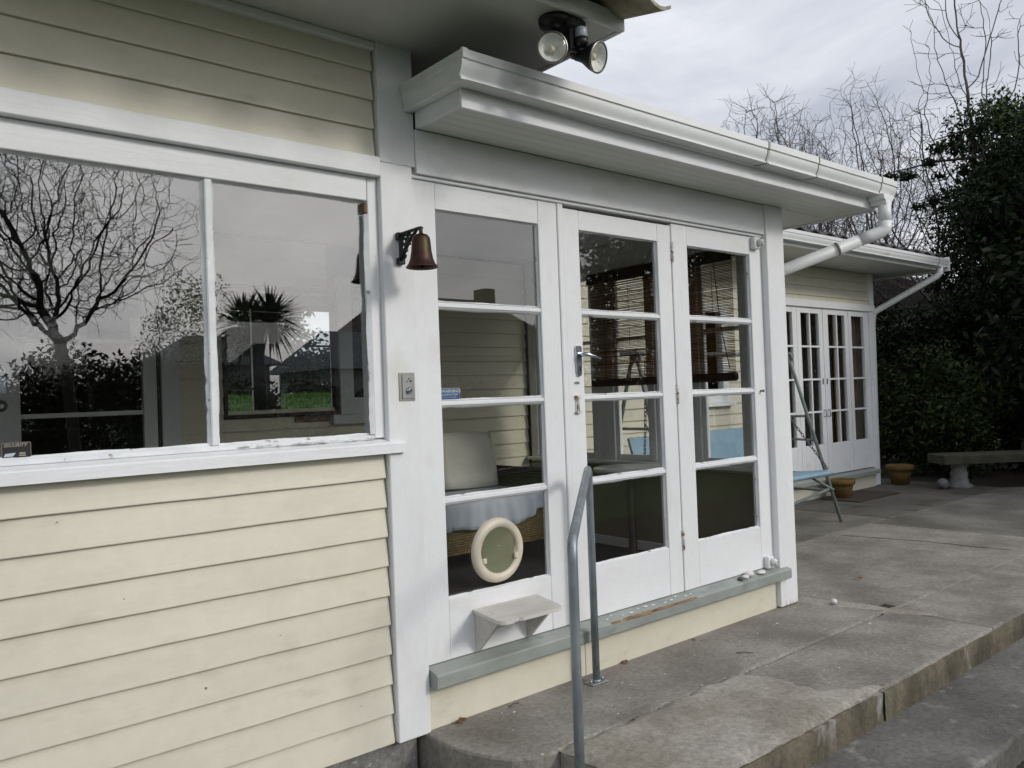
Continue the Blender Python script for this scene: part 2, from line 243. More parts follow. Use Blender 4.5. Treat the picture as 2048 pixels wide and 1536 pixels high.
# ------------------------------------------------------------------ helpers
class MB:
    def __init__(s): s.v = []; s.f = []; s.sm = []
    def add(s, vs, fs, smooth=False):
        k = len(s.v); s.v += [tuple(p) for p in vs]; s.f += [tuple(i + k for i in f) for f in fs]; s.sm += [smooth] * len(fs); return s
    def box(s, x0, x1, y0, y1, z0, z1, b=0.0):
        if x0 > x1: x0, x1 = x1, x0
        if y0 > y1: y0, y1 = y1, y0
        if z0 > z1: z0, z1 = z1, z0
        b = min(b, 0.3 * min(x1 - x0, y1 - y0, z1 - z0))
        if b <= 0:
            vs = [(x, y, z) for x in (x0, x1) for y in (y0, y1) for z in (z0, z1)]
            return s.add(vs, [(0, 1, 3, 2), (4, 6, 7, 5), (0, 4, 5, 1), (2, 3, 7, 6), (0, 2, 6, 4), (1, 5, 7, 3)])
        bm = bmesh.new(); bmesh.ops.create_cube(bm, size=1)
        for v in bm.verts:
            v.co = ((x0 + x1) / 2 + v.co.x * (x1 - x0), (y0 + y1) / 2 + v.co.y * (y1 - y0), (z0 + z1) / 2 + v.co.z * (z1 - z0))
        bmesh.ops.bevel(bm, geom=bm.edges[:], offset=b, segments=1, affect='EDGES', clamp_overlap=True)
        bm.verts.index_update()
        s.add([v.co[:] for v in bm.verts], [[v.index for v in f.verts] for f in bm.faces]); bm.free(); return s
    def prism(s, pts, axis, a, b):
        """polygon pts in the two other axes, extruded along axis from a to b"""
        n = len(pts)
        def P(p, c): return (c, p[0], p[1]) if axis == 0 else ((p[0], c, p[1]) if axis == 1 else (p[0], p[1], c))
        vs = [P(p, a) for p in pts] + [P(p, b) for p in pts]
        fs = [(i, (i + 1) % n, n + (i + 1) % n, n + i) for i in range(n)] + [tuple(range(n))[::-1], tuple(range(n, 2 * n))]
        return s.add(vs, fs)
    def tube(s, pts, r, n=10, cap=True, smooth=True):
        pts = [Vector(p) for p in pts]; m = len(pts)
        rs = r if isinstance(r, (list, tuple)) else [r] * m
        vs = []; ref = None
        for i, p in enumerate(pts):
            d = (pts[min(i + 1, m - 1)] - pts[max(i - 1, 0)])
            d = d.normalized() if d.length > 1e-9 else Vector((0, 0, 1))
            if ref is None:
                ref = Vector((0, 0, 1)) if abs(d.z) < 0.9 else Vector((1, 0, 0))
            a = (ref - d * ref.dot(d)).normalized(); ref = a; bb = d.cross(a)
            for k in range(n):
                t = 2 * math.pi * k / n
                vs.append(p + (a * math.cos(t) + bb * math.sin(t)) * rs[i])
        fs = [(i * n + k, i * n + (k + 1) % n, (i + 1) * n + (k + 1) % n, (i + 1) * n + k) for i in range(m - 1) for k in range(n)]
        s.add(vs, fs, smooth)
        if cap:
            k0 = len(s.v) - len(vs)
            s.f += [tuple(k0 + k for k in range(n))[::-1], tuple(k0 + (m - 1) * n + k for k in range(n))]; s.sm += [False, False]
        return s
    def lathe(s, prof, c, ax=(0, 0, 1), n=24, smooth=True, close=True):
        """prof: list of (radius, height) revolved about ax through c"""
        ax = Vector(ax).normalized(); ref = Vector((0, 0, 1)) if abs(ax.z) < 0.9 else Vector((1, 0, 0))
        a = (ref - ax * ref.dot(ax)).normalized(); b = ax.cross(a); c = Vector(c)
        vs = []
        for r, h in prof:
            for k in range(n):
                t = 2 * math.pi * k / n
                vs.append(c + ax * h + (a * math.cos(t) + b * math.sin(t)) * r)
        m = len(prof)
        fs = [(i * n + k, i * n + (k + 1) % n, (i + 1) * n + (k + 1) % n, (i + 1) * n + k) for i in range(m - 1) for k in range(n)]
        s.add(vs, fs, smooth)
        if close:
            k0 = len(s.v) - len(vs)
            s.f += [tuple(k0 + k for k in range(n))[::-1], tuple(k0 + (m - 1) * n + k for k in range(n))]; s.sm += [False, False]
        return s
    def build(s, name, m, parent=None):
        me = bpy.data.meshes.new(name); me.from_pydata(s.v, [], s.f)
        bm = bmesh.new(); bm.from_mesh(me); bmesh.ops.recalc_face_normals(bm, faces=bm.faces); bm.to_mesh(me); bm.free()
        me.polygons.foreach_set('use_smooth', s.sm); me.update()
        return link(name, me, m, parent)

def link(name, me, m, parent=None):
    o = bpy.data.objects.new(name, me); col.objects.link(o)
    if m is not None and not me.materials: me.materials.append(M[m] if isinstance(m, str) else m)
    if parent is not None: adopt(o, parent)
    return o
ORG = {}
def world_loc(o):
    p = Vector(o.location)
    return p
def adopt(o, parent):
    o.parent = parent
    o.matrix_parent_inverse = Matrix.Translation(-ORG.get(parent.name, Vector((0, 0, 0))))
    return o
def thing(name, label, cat, loc=(0, 0, 0), group=None):
    o = bpy.data.objects.new(name, None); col.objects.link(o); o.location = loc; o.empty_display_size = 0.1
    ORG[o.name] = Vector(loc); tag(o, label, cat, group); return o
def tag(o, label, cat, group=None, kind=None):
    if label: o['label'] = label
    if cat: o['category'] = cat
    if group: o['group'] = group
    if kind: o['kind'] = kind
    return o
def structure(o): o['kind'] = 'structure'; return o
def bx(name, m, parent, x0, x1, y0, y1, z0, z1, b=0.0025): return MB().box(x0, x1, y0, y1, z0, z1, b).build(name, m, parent)

def rough_slab(name, poly, z0, z1, m, parent=None, jit=0.004, step=0.07, round_=0.012):
    """concrete slab with slightly wandering, worn arrises"""
    P = []
    n = len(poly)
    for i in range(n):
        a = Vector(poly[i]); b = Vector(poly[(i + 1) % n]); k = max(1, int((b - a).length / step))
        for j in range(k): P.append(a.lerp(b, j / k))
    N = len(P); rr = random.Random(len(name) * 37 + int(abs(poly[0][0]) * 100))
    cen = sum((Vector(p) for p in P), Vector((0, 0))) / N
    off = [rr.uniform(-jit, jit) for _ in P]
    nor = []
    area = sum(P[i].x * P[(i + 1) % N].y - P[(i + 1) % N].x * P[i].y for i in range(N))
    sg = 1 if area > 0 else -1
    for i in range(N):
        d = (P[(i + 1) % N] - P[i - 1]).normalized(); nor.append(Vector((d.y, -d.x)) * sg)
    rings = [(0.0, z0), (0.0, z1 - round_), (-round_ * 0.35, z1 - round_ * 0.3), (-round_, z1)]
    vs = []
    for o, z in rings:
        for i in range(N):
            q = P[i] + nor[i] * (o + off[i] * (1 if z > z0 else 0.4))
            vs.append((q.x, q.y, z))
    fs = [(k * N + i, k * N + (i + 1) % N, (k + 1) * N + (i + 1) % N, (k + 1) * N + i) for k in range(3) for i in range(N)]
    mb = MB().add(vs, fs)
    mb.f.append(tuple(3 * N + i for i in range(N))); mb.sm.append(False)
    return mb.build(name, m, parent)

def board(name, m, parent, x0, x1, z, y0=0.0, h=0.1145, lap=0.018, t=0.012, butt=0.016):
    """bevel-back weatherboard: thick lower edge at z, thin upper edge tucked under the next one"""
    H = h + lap; rr = random.Random(int(x0 * 971 + z * 7919 + y0 * 31)); n = max(2, int((x1 - x0) / .16)); vs = []
    for i in range(n + 1):
        x = x0 + (x1 - x0) * i / n; e = rr.uniform(-.0011, .0011); w = rr.uniform(-.0009, .0009)
        vs += [(x, y0 + w, z + e), (x, y0 - 0.0007 + w, z + .003 + e), (x, y0 + butt * (H / h) * 0.86, z + H), (x, y0 + butt * (H / h) * 0.86 + 0.004, z + H), (x, y0 + t, z + e)]
    fs = [(i * 5 + k, i * 5 + (k + 1) % 5, (i + 1) * 5 + (k + 1) % 5, (i + 1) * 5 + k) for i in range(n) for k in range(5)] + [(4, 3, 2, 1, 0), tuple(n * 5 + k for k in range(5))]
    return MB().add(vs, fs).build(name, m, parent)

def text_mesh(name, body, size, m, parent, pos, shear=0.0, align='LEFT', bold=0.0):
    cu = bpy.data.curves.new(name, 'FONT'); cu.body = body; cu.size = size; cu.shear = shear; cu.align_x = align; cu.offset = bold; cu.resolution_u = 2
    tmp = bpy.data.objects.new('tmp_text', cu); col.objects.link(tmp)
    bpy.context.view_layer.update()
    me = bpy.data.meshes.new_from_object(tmp.evaluated_get(bpy.context.evaluated_depsgraph_get()))
    bpy.data.objects.remove(tmp); bpy.data.curves.remove(cu)
    me.name = name; me.materials.clear()
    me.transform(Matrix.Translation(pos) @ Matrix.Rotation(math.pi / 2, 4, 'X'))
    return link(name, me, m, parent)

# ------------------------------------------------------------------ ground
gm = MB()
gx = np.linspace(-60, 60, 61); gy = np.linspace(-60, 60, 61)
def gz(x, y):
    z = -0.30
    if y > 5.4: z += min(1.0, (y - 5.4) / 5.0) * 1.75
    return z
vs = [(x, y, gz(x, y)) for y in gy for x in gx]
fs = [(j * 61 + i, j * 61 + i + 1, (j + 1) * 61 + i + 1, (j + 1) * 61 + i) for j in range(60) for i in range(60)]
# one sheet to the horizon: the garden lawn
big = [(-900, -900, -0.32), (900, -900, -0.32), (900, 900, 1.0), (-900, 900, 1.0)]
k = len(vs); vs += big
fs += [(k, k + 1, 60, 0), (k + 1, k + 2, 60 * 61 + 60, 60), (k + 2, k + 3, 60 * 61, 60 * 61 + 60), (k + 3, k, 0, 60 * 61)]
structure(MB().add(vs, fs, True).build('lawn', 'lawn'))

# lower path with its outer step edge, soil below
o = structure(rough_slab('path', [(-3, -1.49), (16, -1.49), (16, -1.02), (2.2, -1.02), (2.2, 0.0), (-3, 0.0)], -0.28, -0.14, 'concrete_d', jit=0.006))
structure(MB().add([(-4, -4.2, -0.262), (18, -4.2, -0.262), (18, -1.4, -0.262), (-4, -1.4, -0.262)], [(0, 1, 2, 3)]).build('garden_bed', 'soil'))
structure(MB().add([(9.9, -1.2, -0.02), (30, -1.2, -0.02), (30, 12, -0.02), (9.9, 12, -0.02)], [(0, 1, 2, 3)]).build('shrub_bed', 'soil'))

terr = bpy.data.objects.new('terrace', None); col.objects.link(terr); structure(terr); ORG['terrace'] = Vector((0, 0, 0))
arc = [(1.775, 0.05), (1.772, -0.02), (1.768, -0.10), (1.778, -0.18), (1.795, -0.27), (1.828, -0.36), (1.875, -0.43), (1.935, -0.477), (2.0, -0.497)]
rough_slab('slab', arc + [(4.70, -0.503), (4.66, 0.05)], -0.3, 0.0, 'concrete', terr)
rough_slab('slab', [(2.06, -1.04), (4.72, -1.045), (4.72, -0.512), (2.045, -0.506)], -0.3, -0.004, 'concrete', terr)
rough_slab('slab', [(4.73, -1.045), (12.5, -1.04), (12.5, -0.56), (4.73, -0.512)], -0.3, -0.006, 'concrete', terr)
rough_slab('slab', [(4.71, -0.503), (7.6, -0.54), (7.55, 1.0), (4.66, 0.98)], -0.3, -0.008, 'concrete', terr)
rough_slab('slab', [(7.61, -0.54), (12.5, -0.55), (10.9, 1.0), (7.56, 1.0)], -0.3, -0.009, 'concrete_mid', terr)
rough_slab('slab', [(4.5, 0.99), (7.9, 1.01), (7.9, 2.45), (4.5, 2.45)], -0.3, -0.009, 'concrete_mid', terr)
rough_slab('slab', [(7.91, 1.01), (10.9, 1.01), (11.2, 2.9), (7.91, 2.45)], -0.3, -0.010, 'concrete_shade', terr)
# later mortar toppings: thin lighter skins with feathered edges
def topping(name, poly, z, th, m, feather=0.05, cell=0.02):
    """thin mortar skin: a relief that fades to nothing at a wandering edge"""
    xs = [p[0] for p in poly]; ys = [p[1] for p in poly]; n = len(poly)
    def dist(x, y):
        ins = False; best = 9
        for i in range(n):
            (x0, y0), (x1, y1) = poly[i], poly[(i + 1) % n]
            if (y0 > y) != (y1 > y) and x < (x1 - x0) * (y - y0) / (y1 - y0) + x0: ins = not ins
            dx, dy = x1 - x0, y1 - y0; t = max(0, min(1, ((x - x0) * dx + (y - y0) * dy) / (dx * dx + dy * dy)))
            best = min(best, math.hypot(x - x0 - t * dx, y - y0 - t * dy))
        return best if ins else -best
    nx = int((max(xs) - min(xs)) / cell) + 2; ny = int((max(ys) - min(ys)) / cell) + 2
    rr = random.Random(3); vs = []; D = []
    for j in range(ny):
        for i in range(nx):
            x = min(xs) + i * cell; y = min(ys) + j * cell
            d = dist(x, y) + .010 * math.sin(x * 31 + 2 * math.sin(y * 17)) + .006 * math.sin(y * 57 + x * 23)
            t = max(0, min(1, d / feather)); D.append(d)
            vs.append((x, y, z - .002 + (th + .002) * t * t * (3 - 2 * t) + rr.uniform(-.0004, .0004)))
    fs = []
    for j in range(ny - 1):
        for i in range(nx - 1):
            q = (j * nx + i, j * nx + i + 1, (j + 1) * nx + i + 1, (j + 1) * nx + i)
            if max(D[k] for k in q) > 0: fs.append(q)
    return MB().add(vs, fs, True).build(name, m, terr)
topping('mortar_topping', [(2.05, -1.045), (3.52, -1.046), (3.42, -0.968), (3.26, -0.87), (3.25, -0.68), (3.21, -0.505), (2.9, -0.49), (2.5, -0.505), (2.045, -0.50)], -0.004, 0.016, 'concrete_l', 0.035)
topping('mortar_fillet', [(4.46, 0.02), (4.50, -0.2), (4.62, -0.52), (4.76, -0.74), (4.84, -0.74), (4.74, -0.45), (4.66, 0.04), (4.6, 0.06)], -0.003, 0.007, 'concrete_l', 0.06)
# moss-stained riser skin, a few millimetres proud of the slab ends
def riser(name, x0, x1, y, z0, z1, m):
    n = int((x1 - x0) / 0.05); vs = []; rr = random.Random(5)
    for i in range(n + 1):
        x = x0 + (x1 - x0) * i / n
        for z in (z0, (z0 + z1) / 2, z1): vs.append((x, y + rr.uniform(-0.004, 0.003), z + (rr.uniform(-0.006, 0.002) if z == z1 else 0)))
        vs.append((x, y + 0.03, z1 + 0.0))
    fs = [(i * 4 + k, (i + 1) * 4 + k, (i + 1) * 4 + k + 1, i * 4 + k + 1) for i in range(n) for k in range(3)]
    return MB().add(vs, fs, True).build(name, m, terr)
riser('step_riser', 2.07, 3.44, -1.056, -0.16, -0.012, 'moss')
riser('step_riser', 3.46, 12.3, -1.058, -0.16, -0.018, 'moss')
def crack(pts, w, seed):
    rr = random.Random(seed); P = []
    for a, b in zip(pts[:-1], pts[1:]):
        a = Vector(a); b = Vector(b); n = max(3, int((b - a).length / .04))
        for i in range(n): P.append(a.lerp(b, i / n) + Vector((rr.uniform(-.008, .008), rr.uniform(-.012, .012))))
    vs = []
    for i, p in enumerate(P):
        ww = w * rr.uniform(.3, 1.2) * min(1, i / 4 + .1, (len(P) - 1 - i) / 4 + .1); vs += [(p.x - ww, p.y - ww * .4, -.0062), (p.x + ww, p.y + ww * .4, -.0062)]
    MB().add(vs, [(2 * i, 2 * i + 2, 2 * i + 3, 2 * i + 1) for i in range(len(P) - 1)]).build('crack', 'soil', terr)
crack([(6.70, .98), (6.79, .82), (6.86, .50), (6.91, .28), (6.92, -.15), (6.97, -.50)], .008, 1); crack([(5.2, -.02), (5.5, .10), (5.9, .12)], .004, 3)
rough_slab('drain_cover', [(4.73, -0.485), (4.80, -0.485), (4.81, -0.425), (4.735, -0.42)], -0.02, -0.002, 'soil', terr, 0.003, 0.02, 0.002)

# ------------------------------------------------------------------ house front with the wide window
front = thing('house_front', 'cream weatherboard house front with a wide white-framed window and eave above', 'house', (0.6, 0.1, -0.3))
WX0 = -0.9
for i in range(10):
    board('weatherboard', 'cream', front, WX0, 1.640, 1.0255 - 0.1145 * i)
for i in range(5):
    board('weatherboard', 'cream', front, WX0, 1.640, 2.286 + 0.1145 * i)
bx('footing', 'footing', front, WX0, 1.76, 0.02, 0.16, -0.32, -0.004, 0.01)
bx('wall_core', 'cream_in', front, WX0, 1.70, 0.03, 0.12, -0.02, 1.10, 0)
bx('wall_core', 'cream_in', front, WX0, 1.70, 0.03, 0.12, 2.22, 2.80, 0)
bx('corner_board', 'white', front, 1.648, 1.797, -0.022, 0.07, -0.005, 2.268, 0.003)
bx('corner_board', 'white', front, 1.650, 1.8145, -0.020, 0.07, 2.2695, 2.80, 0.003)
for x, z in ((0.925, .392), (0.68, .735), (1.28, .46), (1.50, .175), (0.5, 1.0), (1.19, .51)):
    MB().lathe([(0.0042 if x == 0.925 else 0.0022, 0), (0.002, .0006)], (x, 0.004, z), (0, -1, 0), 8).build('nail_hole', 'grime', front)
# head board and sill of the window
bx('window_head', 'white_h', front, WX0, 1.646, -0.032, 0.06, 2.207, 2.283, 0.003)
MB().prism([(-0.042, 1.124), (-0.042, 1.160), (-0.036, 1.166), (0.045, 1.185), (0.10, 1.187), (0.10, 1.124)], 0, WX0, 1.647).build('window_sill', 'white_h', front)
MB().prism([(-0.042, 1.124), (-0.042, 1.160), (-0.036, 1.166), (-0.0235, 1.169), (-0.0235, 1.124)], 0, 1.6475, 1.712).build('sill_horn', 'white_h', front)
win = bpy.data.objects.new('window', None); col.objects.link(win); ORG[win.name] = Vector((1, 0.03, 1.18)); win.location = (1, 0.03, 1.18)
win.parent = front; win.matrix_parent_inverse = Matrix.Translation(-ORG[front.name])
bx('top_rail', 'white_h', win, WX0, 1.600, 0.004, 0.07, 2.112, 2.206, 0.003)
bx('jamb', 'white', win, 1.603, 1.6475, 0.006, 0.09, 1.184, 2.206, 0.003)
bx('bottom_rail', 'white_worn', win, WX0, 1.602, 0.006, 0.075, 1.178, 1.196, 0.003)
for x0, x1 in ((0.972, 0.999), (0.322, 0.352)):
    bx('mullion', 'white_worn', win, x0, x1, 0.008, 0.07, 1.1965, 2.1115, 0.004)
def putty(x0, x1, z0, z1, y, m='white_worn', seed=1, parent=win, w=0.009):
    """crumbling putty fillet round a pane, uneven along its length"""
    rr = random.Random(seed); mb = MB()
    def strip(a, b, inward):
        a = Vector(a); b = Vector(b); n = max(6, int((b - a).length / 0.02)); vs = []
        for i in range(n + 1):
            p = a.lerp(b, i / n); ww = w * (1 + .16 * math.sin(i * .37 + seed) + rr.uniform(-.1, .1))
            if rr.random() < 0.03: ww *= 0.45
            q = p + Vector(inward) * ww
            vs += [(p.x, y - 0.010, p.z), (q.x, y + 0.001, q.z), (p.x, y + 0.001, p.z)]
        fs = [(i * 3 + k, (i + 1) * 3 + k, (i + 1) * 3 + (k + 1) % 3, i * 3 + (k + 1) % 3) for i in range(n) for k in range(3)]
        mb.add(vs, fs)
    strip((x0, 0, z0), (x1, 0, z0), (0, 0, 1)); strip((x0, 0, z1), (x1, 0, z1), (0, 0, -1))
    strip((x0, 0, z0), (x0, 0, z1), (1, 0, 0)); strip((x1, 0, z0), (x1, 0, z1), (-1, 0, 0))
    return mb.build('putty', m, parent)
for i, (x0, x1) in enumerate(((0.352, 0.972), (0.999, 1.6025), (WX0, 0.322))):
    bx('pane', 'glass_old', win, x0 - 0.004, x1 + 0.004, 0.030, 0.034, 1.192, 2.116, 0)
    putty(x0, x1, 1.1962, 2.112, 0.030, seed=i + 3)
# flaking strip and bare wood beside the right pane
rr = random.Random(9); vs = []
n = 40
for i in range(n + 1):
    z = 1.20 + 0.86 * i / n; w = 0.013 + .003 * math.sin(i * .45) + rr.uniform(-0.0015, 0.0015)
    vs += [(1.598 - w, 0.012, z), (1.602, 0.002, z), (1.602, 0.024, z)]
MB().add(vs, [(i * 3 + k, (i + 1) * 3 + k, (i + 1) * 3 + (k + 1) % 3, i * 3 + (k + 1) % 3) for i in range(n) for k in range(3)]).build('peeling_stop', 'white_worn', win)
bx('bare_wood_patch', 'bare_wood', win, 1.587, 1.6015, 0.004, 0.028, 2.064, 2.106, 0.003)
rr = random.Random(21); mb = MB()
for i in range(26):
    x = rr.uniform(1.05, 1.60); z = 1.181 + rr.uniform(0, 0.006); s = rr.uniform(0.006, 0.022); y = rr.uniform(-0.012, 0.004)
    mb.add([(x - s, y, z), (x + s, y - 0.002, z + rr.uniform(-0.001, 0.003)), (x + s * 0.6, y + 0.006, z + rr.uniform(0.003, 0.009)), (x - s * 0.7, y + 0.005, z + rr.uniform(0.003, 0.007))], [(0, 1, 2, 3)])
mb.build('paint_flakes', 'flake', win)['kind'] = 'stuff'
# eave
EX, EY = 2.385, -0.665
mbx = MB()
EZ = 2.742
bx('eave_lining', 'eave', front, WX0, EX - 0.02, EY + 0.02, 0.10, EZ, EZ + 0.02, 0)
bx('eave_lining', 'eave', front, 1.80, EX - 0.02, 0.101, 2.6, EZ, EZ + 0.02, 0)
bx('frieze_mould', 'white_h', front, WX0, 1.648, -0.018, 0.02, EZ - 0.032, EZ - 0.001, 0.004)
bx('fascia', 'white_h', front, WX0, EX, EY - 0.002, EY + 0.018, EZ - 0.008, EZ + 0.060, 0.003)
bx('barge_board', 'white', front, EX - 0.018, EX + 0.004, EY + 0.019, 2.6, EZ - 0.006, EZ + 0.058, 0.003)
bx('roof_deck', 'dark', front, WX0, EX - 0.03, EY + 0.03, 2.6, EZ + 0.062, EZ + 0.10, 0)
def tile_mesh(w, l, amp, th, n=10):
    vs = []; fs = []
    for j, y in enumerate((0, l)):
        for i in range(n + 1):
            u = i / n; x = u * w; z = amp * (math.sin(math.pi * min(1, u / 0.62)) if u < 0.62 else -0.45 * math.sin(math.pi * (u - 0.62) / 0.38)) + y * 0.22
            vs += [(x, y, z), (x, y, z + th)]
    m2 = (n + 1) * 2
    for i in range(n):
        a = i * 2; b = a + 2
        fs += [(a, a + m2, b + m2, b), (a + 1, b + 1, b + 1 + m2, a + 1 + m2), (a, b, b + 1, a + 1), (a + m2, a + 1 + m2, b + 1 + m2, b + m2)]
    fs += [(0, 1, m2 + 1, m2), (n * 2, n * 2 + m2, n * 2 + 1 + m2, n * 2 + 1)]
    me = bpy.data.meshes.new('roof_tile'); me.from_pydata(vs, [], fs)
    bm = bmesh.new(); bm.from_mesh(me); bmesh.ops.recalc_face_normals(bm, faces=bm.faces); bm.to_mesh(me); bm.free()
    return me
tm = tile_mesh(0.315, 0.42, 0.045, 0.014)
for i in range(11):
    o = link('roof_tile', tm, 'tile', front); o.location = (EX + 0.02 - 0.305 * (i + 1) + 0.0, EY - 0.205, EZ + 0.010)
for i in range(11):
    o = link('roof_tile', tm, 'tile', front); o.location = (EX + 0.02 - 0.305 * (i + 1) + 0.06, EY + 0.16, EZ + 0.105)

# ------------------------------------------------------------------ porch
porch = thing('porch', 'white timber porch with glazed double doors, grey-green sill and gutter', 'porch', (3.1, 0.1, 0))
COLS = {'panel': (1.799, 2.612, 1.920, 2.493), 'door_mid': (2.650, 3.447, 2.756, 3.337), 'door_right': (3.456, 4.298, 3.588, 4.180)}
ROWS = [(2.118, 1.733), (1.704, 1.320), (1.293, 0.917), (0.888, 0.500)]
def leaf(name, x0, x1, px0, px1, ztop, zbot, label=None, y=0.0):
    e = bpy.data.objects.new(name, None); col.objects.link(e); e.location = ((x0 + x1) / 2, y, zbot); ORG[e.name] = Vector(e.location)
    adopt(e, porch)
    if label: e['label'] = label
    T = 0.040
    bx('stile', 'white', e, x0, px0, y, y + T, zbot, ztop, 0.003)
    bx('stile', 'white', e, px1, x1, y, y + T, zbot, ztop, 0.003)
    bx('top_rail', 'white_h', e, px0 + 0.0005, px1 - 0.0005, y + 0.0012, y + T - 0.001, ROWS[0][0], ztop - 0.001, 0.002)
    bx('bottom_rail', 'white_h', e, px0 + 0.0005, px1 - 0.0005, y + 0.0012, y + T - 0.001, zbot + 0.001, ROWS[3][1], 0.002)
    for a, b in zip(ROWS[:-1], ROWS[1:]):
        MB().prism([(y + 0.004, b[0] + 0.008), (y + 0.004, a[1] - 0.008), (y + 0.016, a[1]), (y + T - 0.003, a[1]), (y + T - 0.003, b[0]), (y + 0.016, b[0])], 0, px0 + 0.0005, px1 - 0.0005).build('muntin', 'white_h', e)
    for i, (zt, zb) in enumerate(ROWS):
        bx('pane', 'glass', e, px0 - 0.004, px1 + 0.004, y + 0.020, y + 0.0235, zb - 0.004, zt + 0.004, 0)
        putty(px0, px1, zb, zt, y + 0.0198, 'white_worn' if name != 'glazed_panel' else 'white', seed=int(x0 * 100) + i, parent=e, w=0.006)
    return e
pan = leaf('glazed_panel', *COLS['panel'], 2.229, 0.252, 'fixed four-pane side panel with the cat flap')
dm = leaf('door', *COLS['door_mid'], 2.212, 0.252, 'four-pane door with the chrome lever handle')
dr = leaf('door', *COLS['door_right'], 2.226, 0.252, 'four-pane door leaf hinged beside the corner post')
bx('mullion', 'white', porch, 2.613, 2.649, -0.006, 0.06, 0.252, 2.229, 0.003)
bx('door_stop', 'white', porch, 4.2985, 4.345, 0.004, 0.07, 0.252, 2.229, 0.002)
bx('cover_strip', 'white_h', porch, 1.80, 4.306, -0.012, 0.02, 2.2295, 2.2445, 0.003)
bx('lintel', 'white_h', porch, 1.8155, 4.303, -0.028, 0.08, 2.2455, 2.425, 0.002)
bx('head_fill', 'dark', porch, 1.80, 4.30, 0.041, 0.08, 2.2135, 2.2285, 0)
# corner post with a frayed foot
mb = MB().box(4.304, 4.488, -0.041, 0.06, 0.006, 2.425, 0.003)
mb.build('corner_post', 'white', porch)
rr = random.Random(4); mb = MB()
for i in range(11):
    x = 4.312 + 0.016 * i + rr.uniform(-.004, .004); h = rr.uniform(0.01, 0.05) * (1.6 if i > 8 else 1)
    mb.add([(x, -0.0425, 0.004), (x + rr.uniform(.002, .006), -0.0425, 0.004), (x + 0.002, -0.0425, h)], [(0, 1, 2)])
mb.build('frayed_paint', 'bare_wood', porch)['kind'] = 'stuff'
# sill and plinth board
MB().prism([(-0.072, 0.176), (-0.075, 0.180), (-0.075, 0.226), (-0.069, 0.233), (-0.0005, 0.250), (0.12, 0.2505), (0.12, 0.176)], 0, 1.799, 4.302).build('door_sill', 'sill', porch)
MB().prism([(-0.072, 0.176), (-0.075, 0.180), (-0.075, 0.226), (-0.069, 0.233), (-0.0425, 0.2395), (-0.0425, 0.176)], 0, 4.303, 4.372).build('sill_horn', 'sill', porch)
# worn bare patch on the nosing
rr = random.Random(12); mb = MB()
for x0, x1, w0 in ((2.88, 3.14, .008), (3.10, 3.30, .005), (3.27, 3.46, .003), (2.80, 2.87, .003)):
    n = int((x1 - x0) / .008); vs = []
    for i in range(n + 1):
        t = i / n; x = x0 + (x1 - x0) * t; e = min(1, 5 * t, 5 * (1 - t)); w = e * w0 * rr.uniform(.35, 1.3); u = e * w0 * rr.uniform(.1, 1.2)
        vs += [(x, -0.0756, 0.2262 - w), (x, -0.0754, 0.2266), (x, -0.0692, 0.2334), (x, -0.068 + u, 0.2336 + u * .25)]
    mb.add(vs, [(i * 4 + k, (i + 1) * 4 + k, (i + 1) * 4 + k + 1, i * 4 + k + 1) for i in range(n) for k in range(3)])
mb.build('worn_nosing', 'bare_wood', porch)
mb = MB()
for i in range(12):
    x = 2.80 + 0.06 * i + rr.uniform(-.02, .02); y = rr.uniform(-.055, -.02); s = rr.uniform(.004, .013); z = 0.2356 + (y + 0.069) * 0.25
    mb.add([(x - s, y, z), (x + s, y - .003, z), (x + s, y + s * .7, z + .003), (x - s * .5, y + s, z + .002)], [(0, 1, 2, 3)])
mb.build('paint_flakes', 'flake', porch)['kind'] = 'stuff'
bx('plinth_board', 'cream', porch, 1.799, 2.682, -0.010, 0.02, -0.004, 0.1755, 0.002)
bx('plinth_board', 'cream', porch, 2.684, 4.302, -0.011, 0.02, -0.004, 0.1755, 0.002)
bx('dark_knot', 'sill', porch, 2.70, 2.735, -0.078, -0.07, 0.178, 0.215, 0.002)
# soffit boards, fascia, gutter, roof
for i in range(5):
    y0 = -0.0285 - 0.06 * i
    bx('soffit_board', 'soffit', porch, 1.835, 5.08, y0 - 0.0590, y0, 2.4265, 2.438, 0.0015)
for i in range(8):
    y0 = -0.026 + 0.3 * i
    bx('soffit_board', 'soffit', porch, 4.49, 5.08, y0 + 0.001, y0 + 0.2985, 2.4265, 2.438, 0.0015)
bx('fascia', 'white_h', porch, 1.815, 5.10, -0.347, -0.3295, 2.418, 2.545, 0.002)
bx('fascia', 'white', porch, 1.815, 1.834, -0.3285, -0.0285, 2.426, 2.545, 0.002)
bx('barge_board', 'white', porch, 5.0815, 5.10, -0.329, 2.28, 2.418, 2.545, 0.002)
GP = [(0.0, 2.492), (0.048, 2.487), (0.0525, 2.489), (0.0525, 2.496), (0.047, 2.499)]
GP += [(0.047 + 0.0125 * math.sin(t * 1.75), 2.500 + 0.055 * t) for t in (0.08, 0.22, 0.36, 0.5, 0.64, 0.78, 0.9, 1.0)]
GP += [(0.0600, 2.557), (0.0645, 2.559), (0.0645, 2.592), (0.057, 2.594), (0.055, 2.556)]
def sweep_gutter(path, name, m, parent):
    """path: list of functions o -> (x, y) giving the gutter line offset outward by o"""
    vs = []; N = len(GP)
    for fn in path:
        for o_, z in GP:
            x, y = fn(o_); vs.append((x, y, z))
    fs = [(k * N + i, k * N + i + 1, (k + 1) * N + i + 1, (k + 1) * N + i) for k in range(len(path) - 1) for i in range(N - 1)]
    return MB().add(vs, fs).build(name, m, parent)
FY = -0.349
GP = [(o_ * 1.5, z) for o_, z in GP]
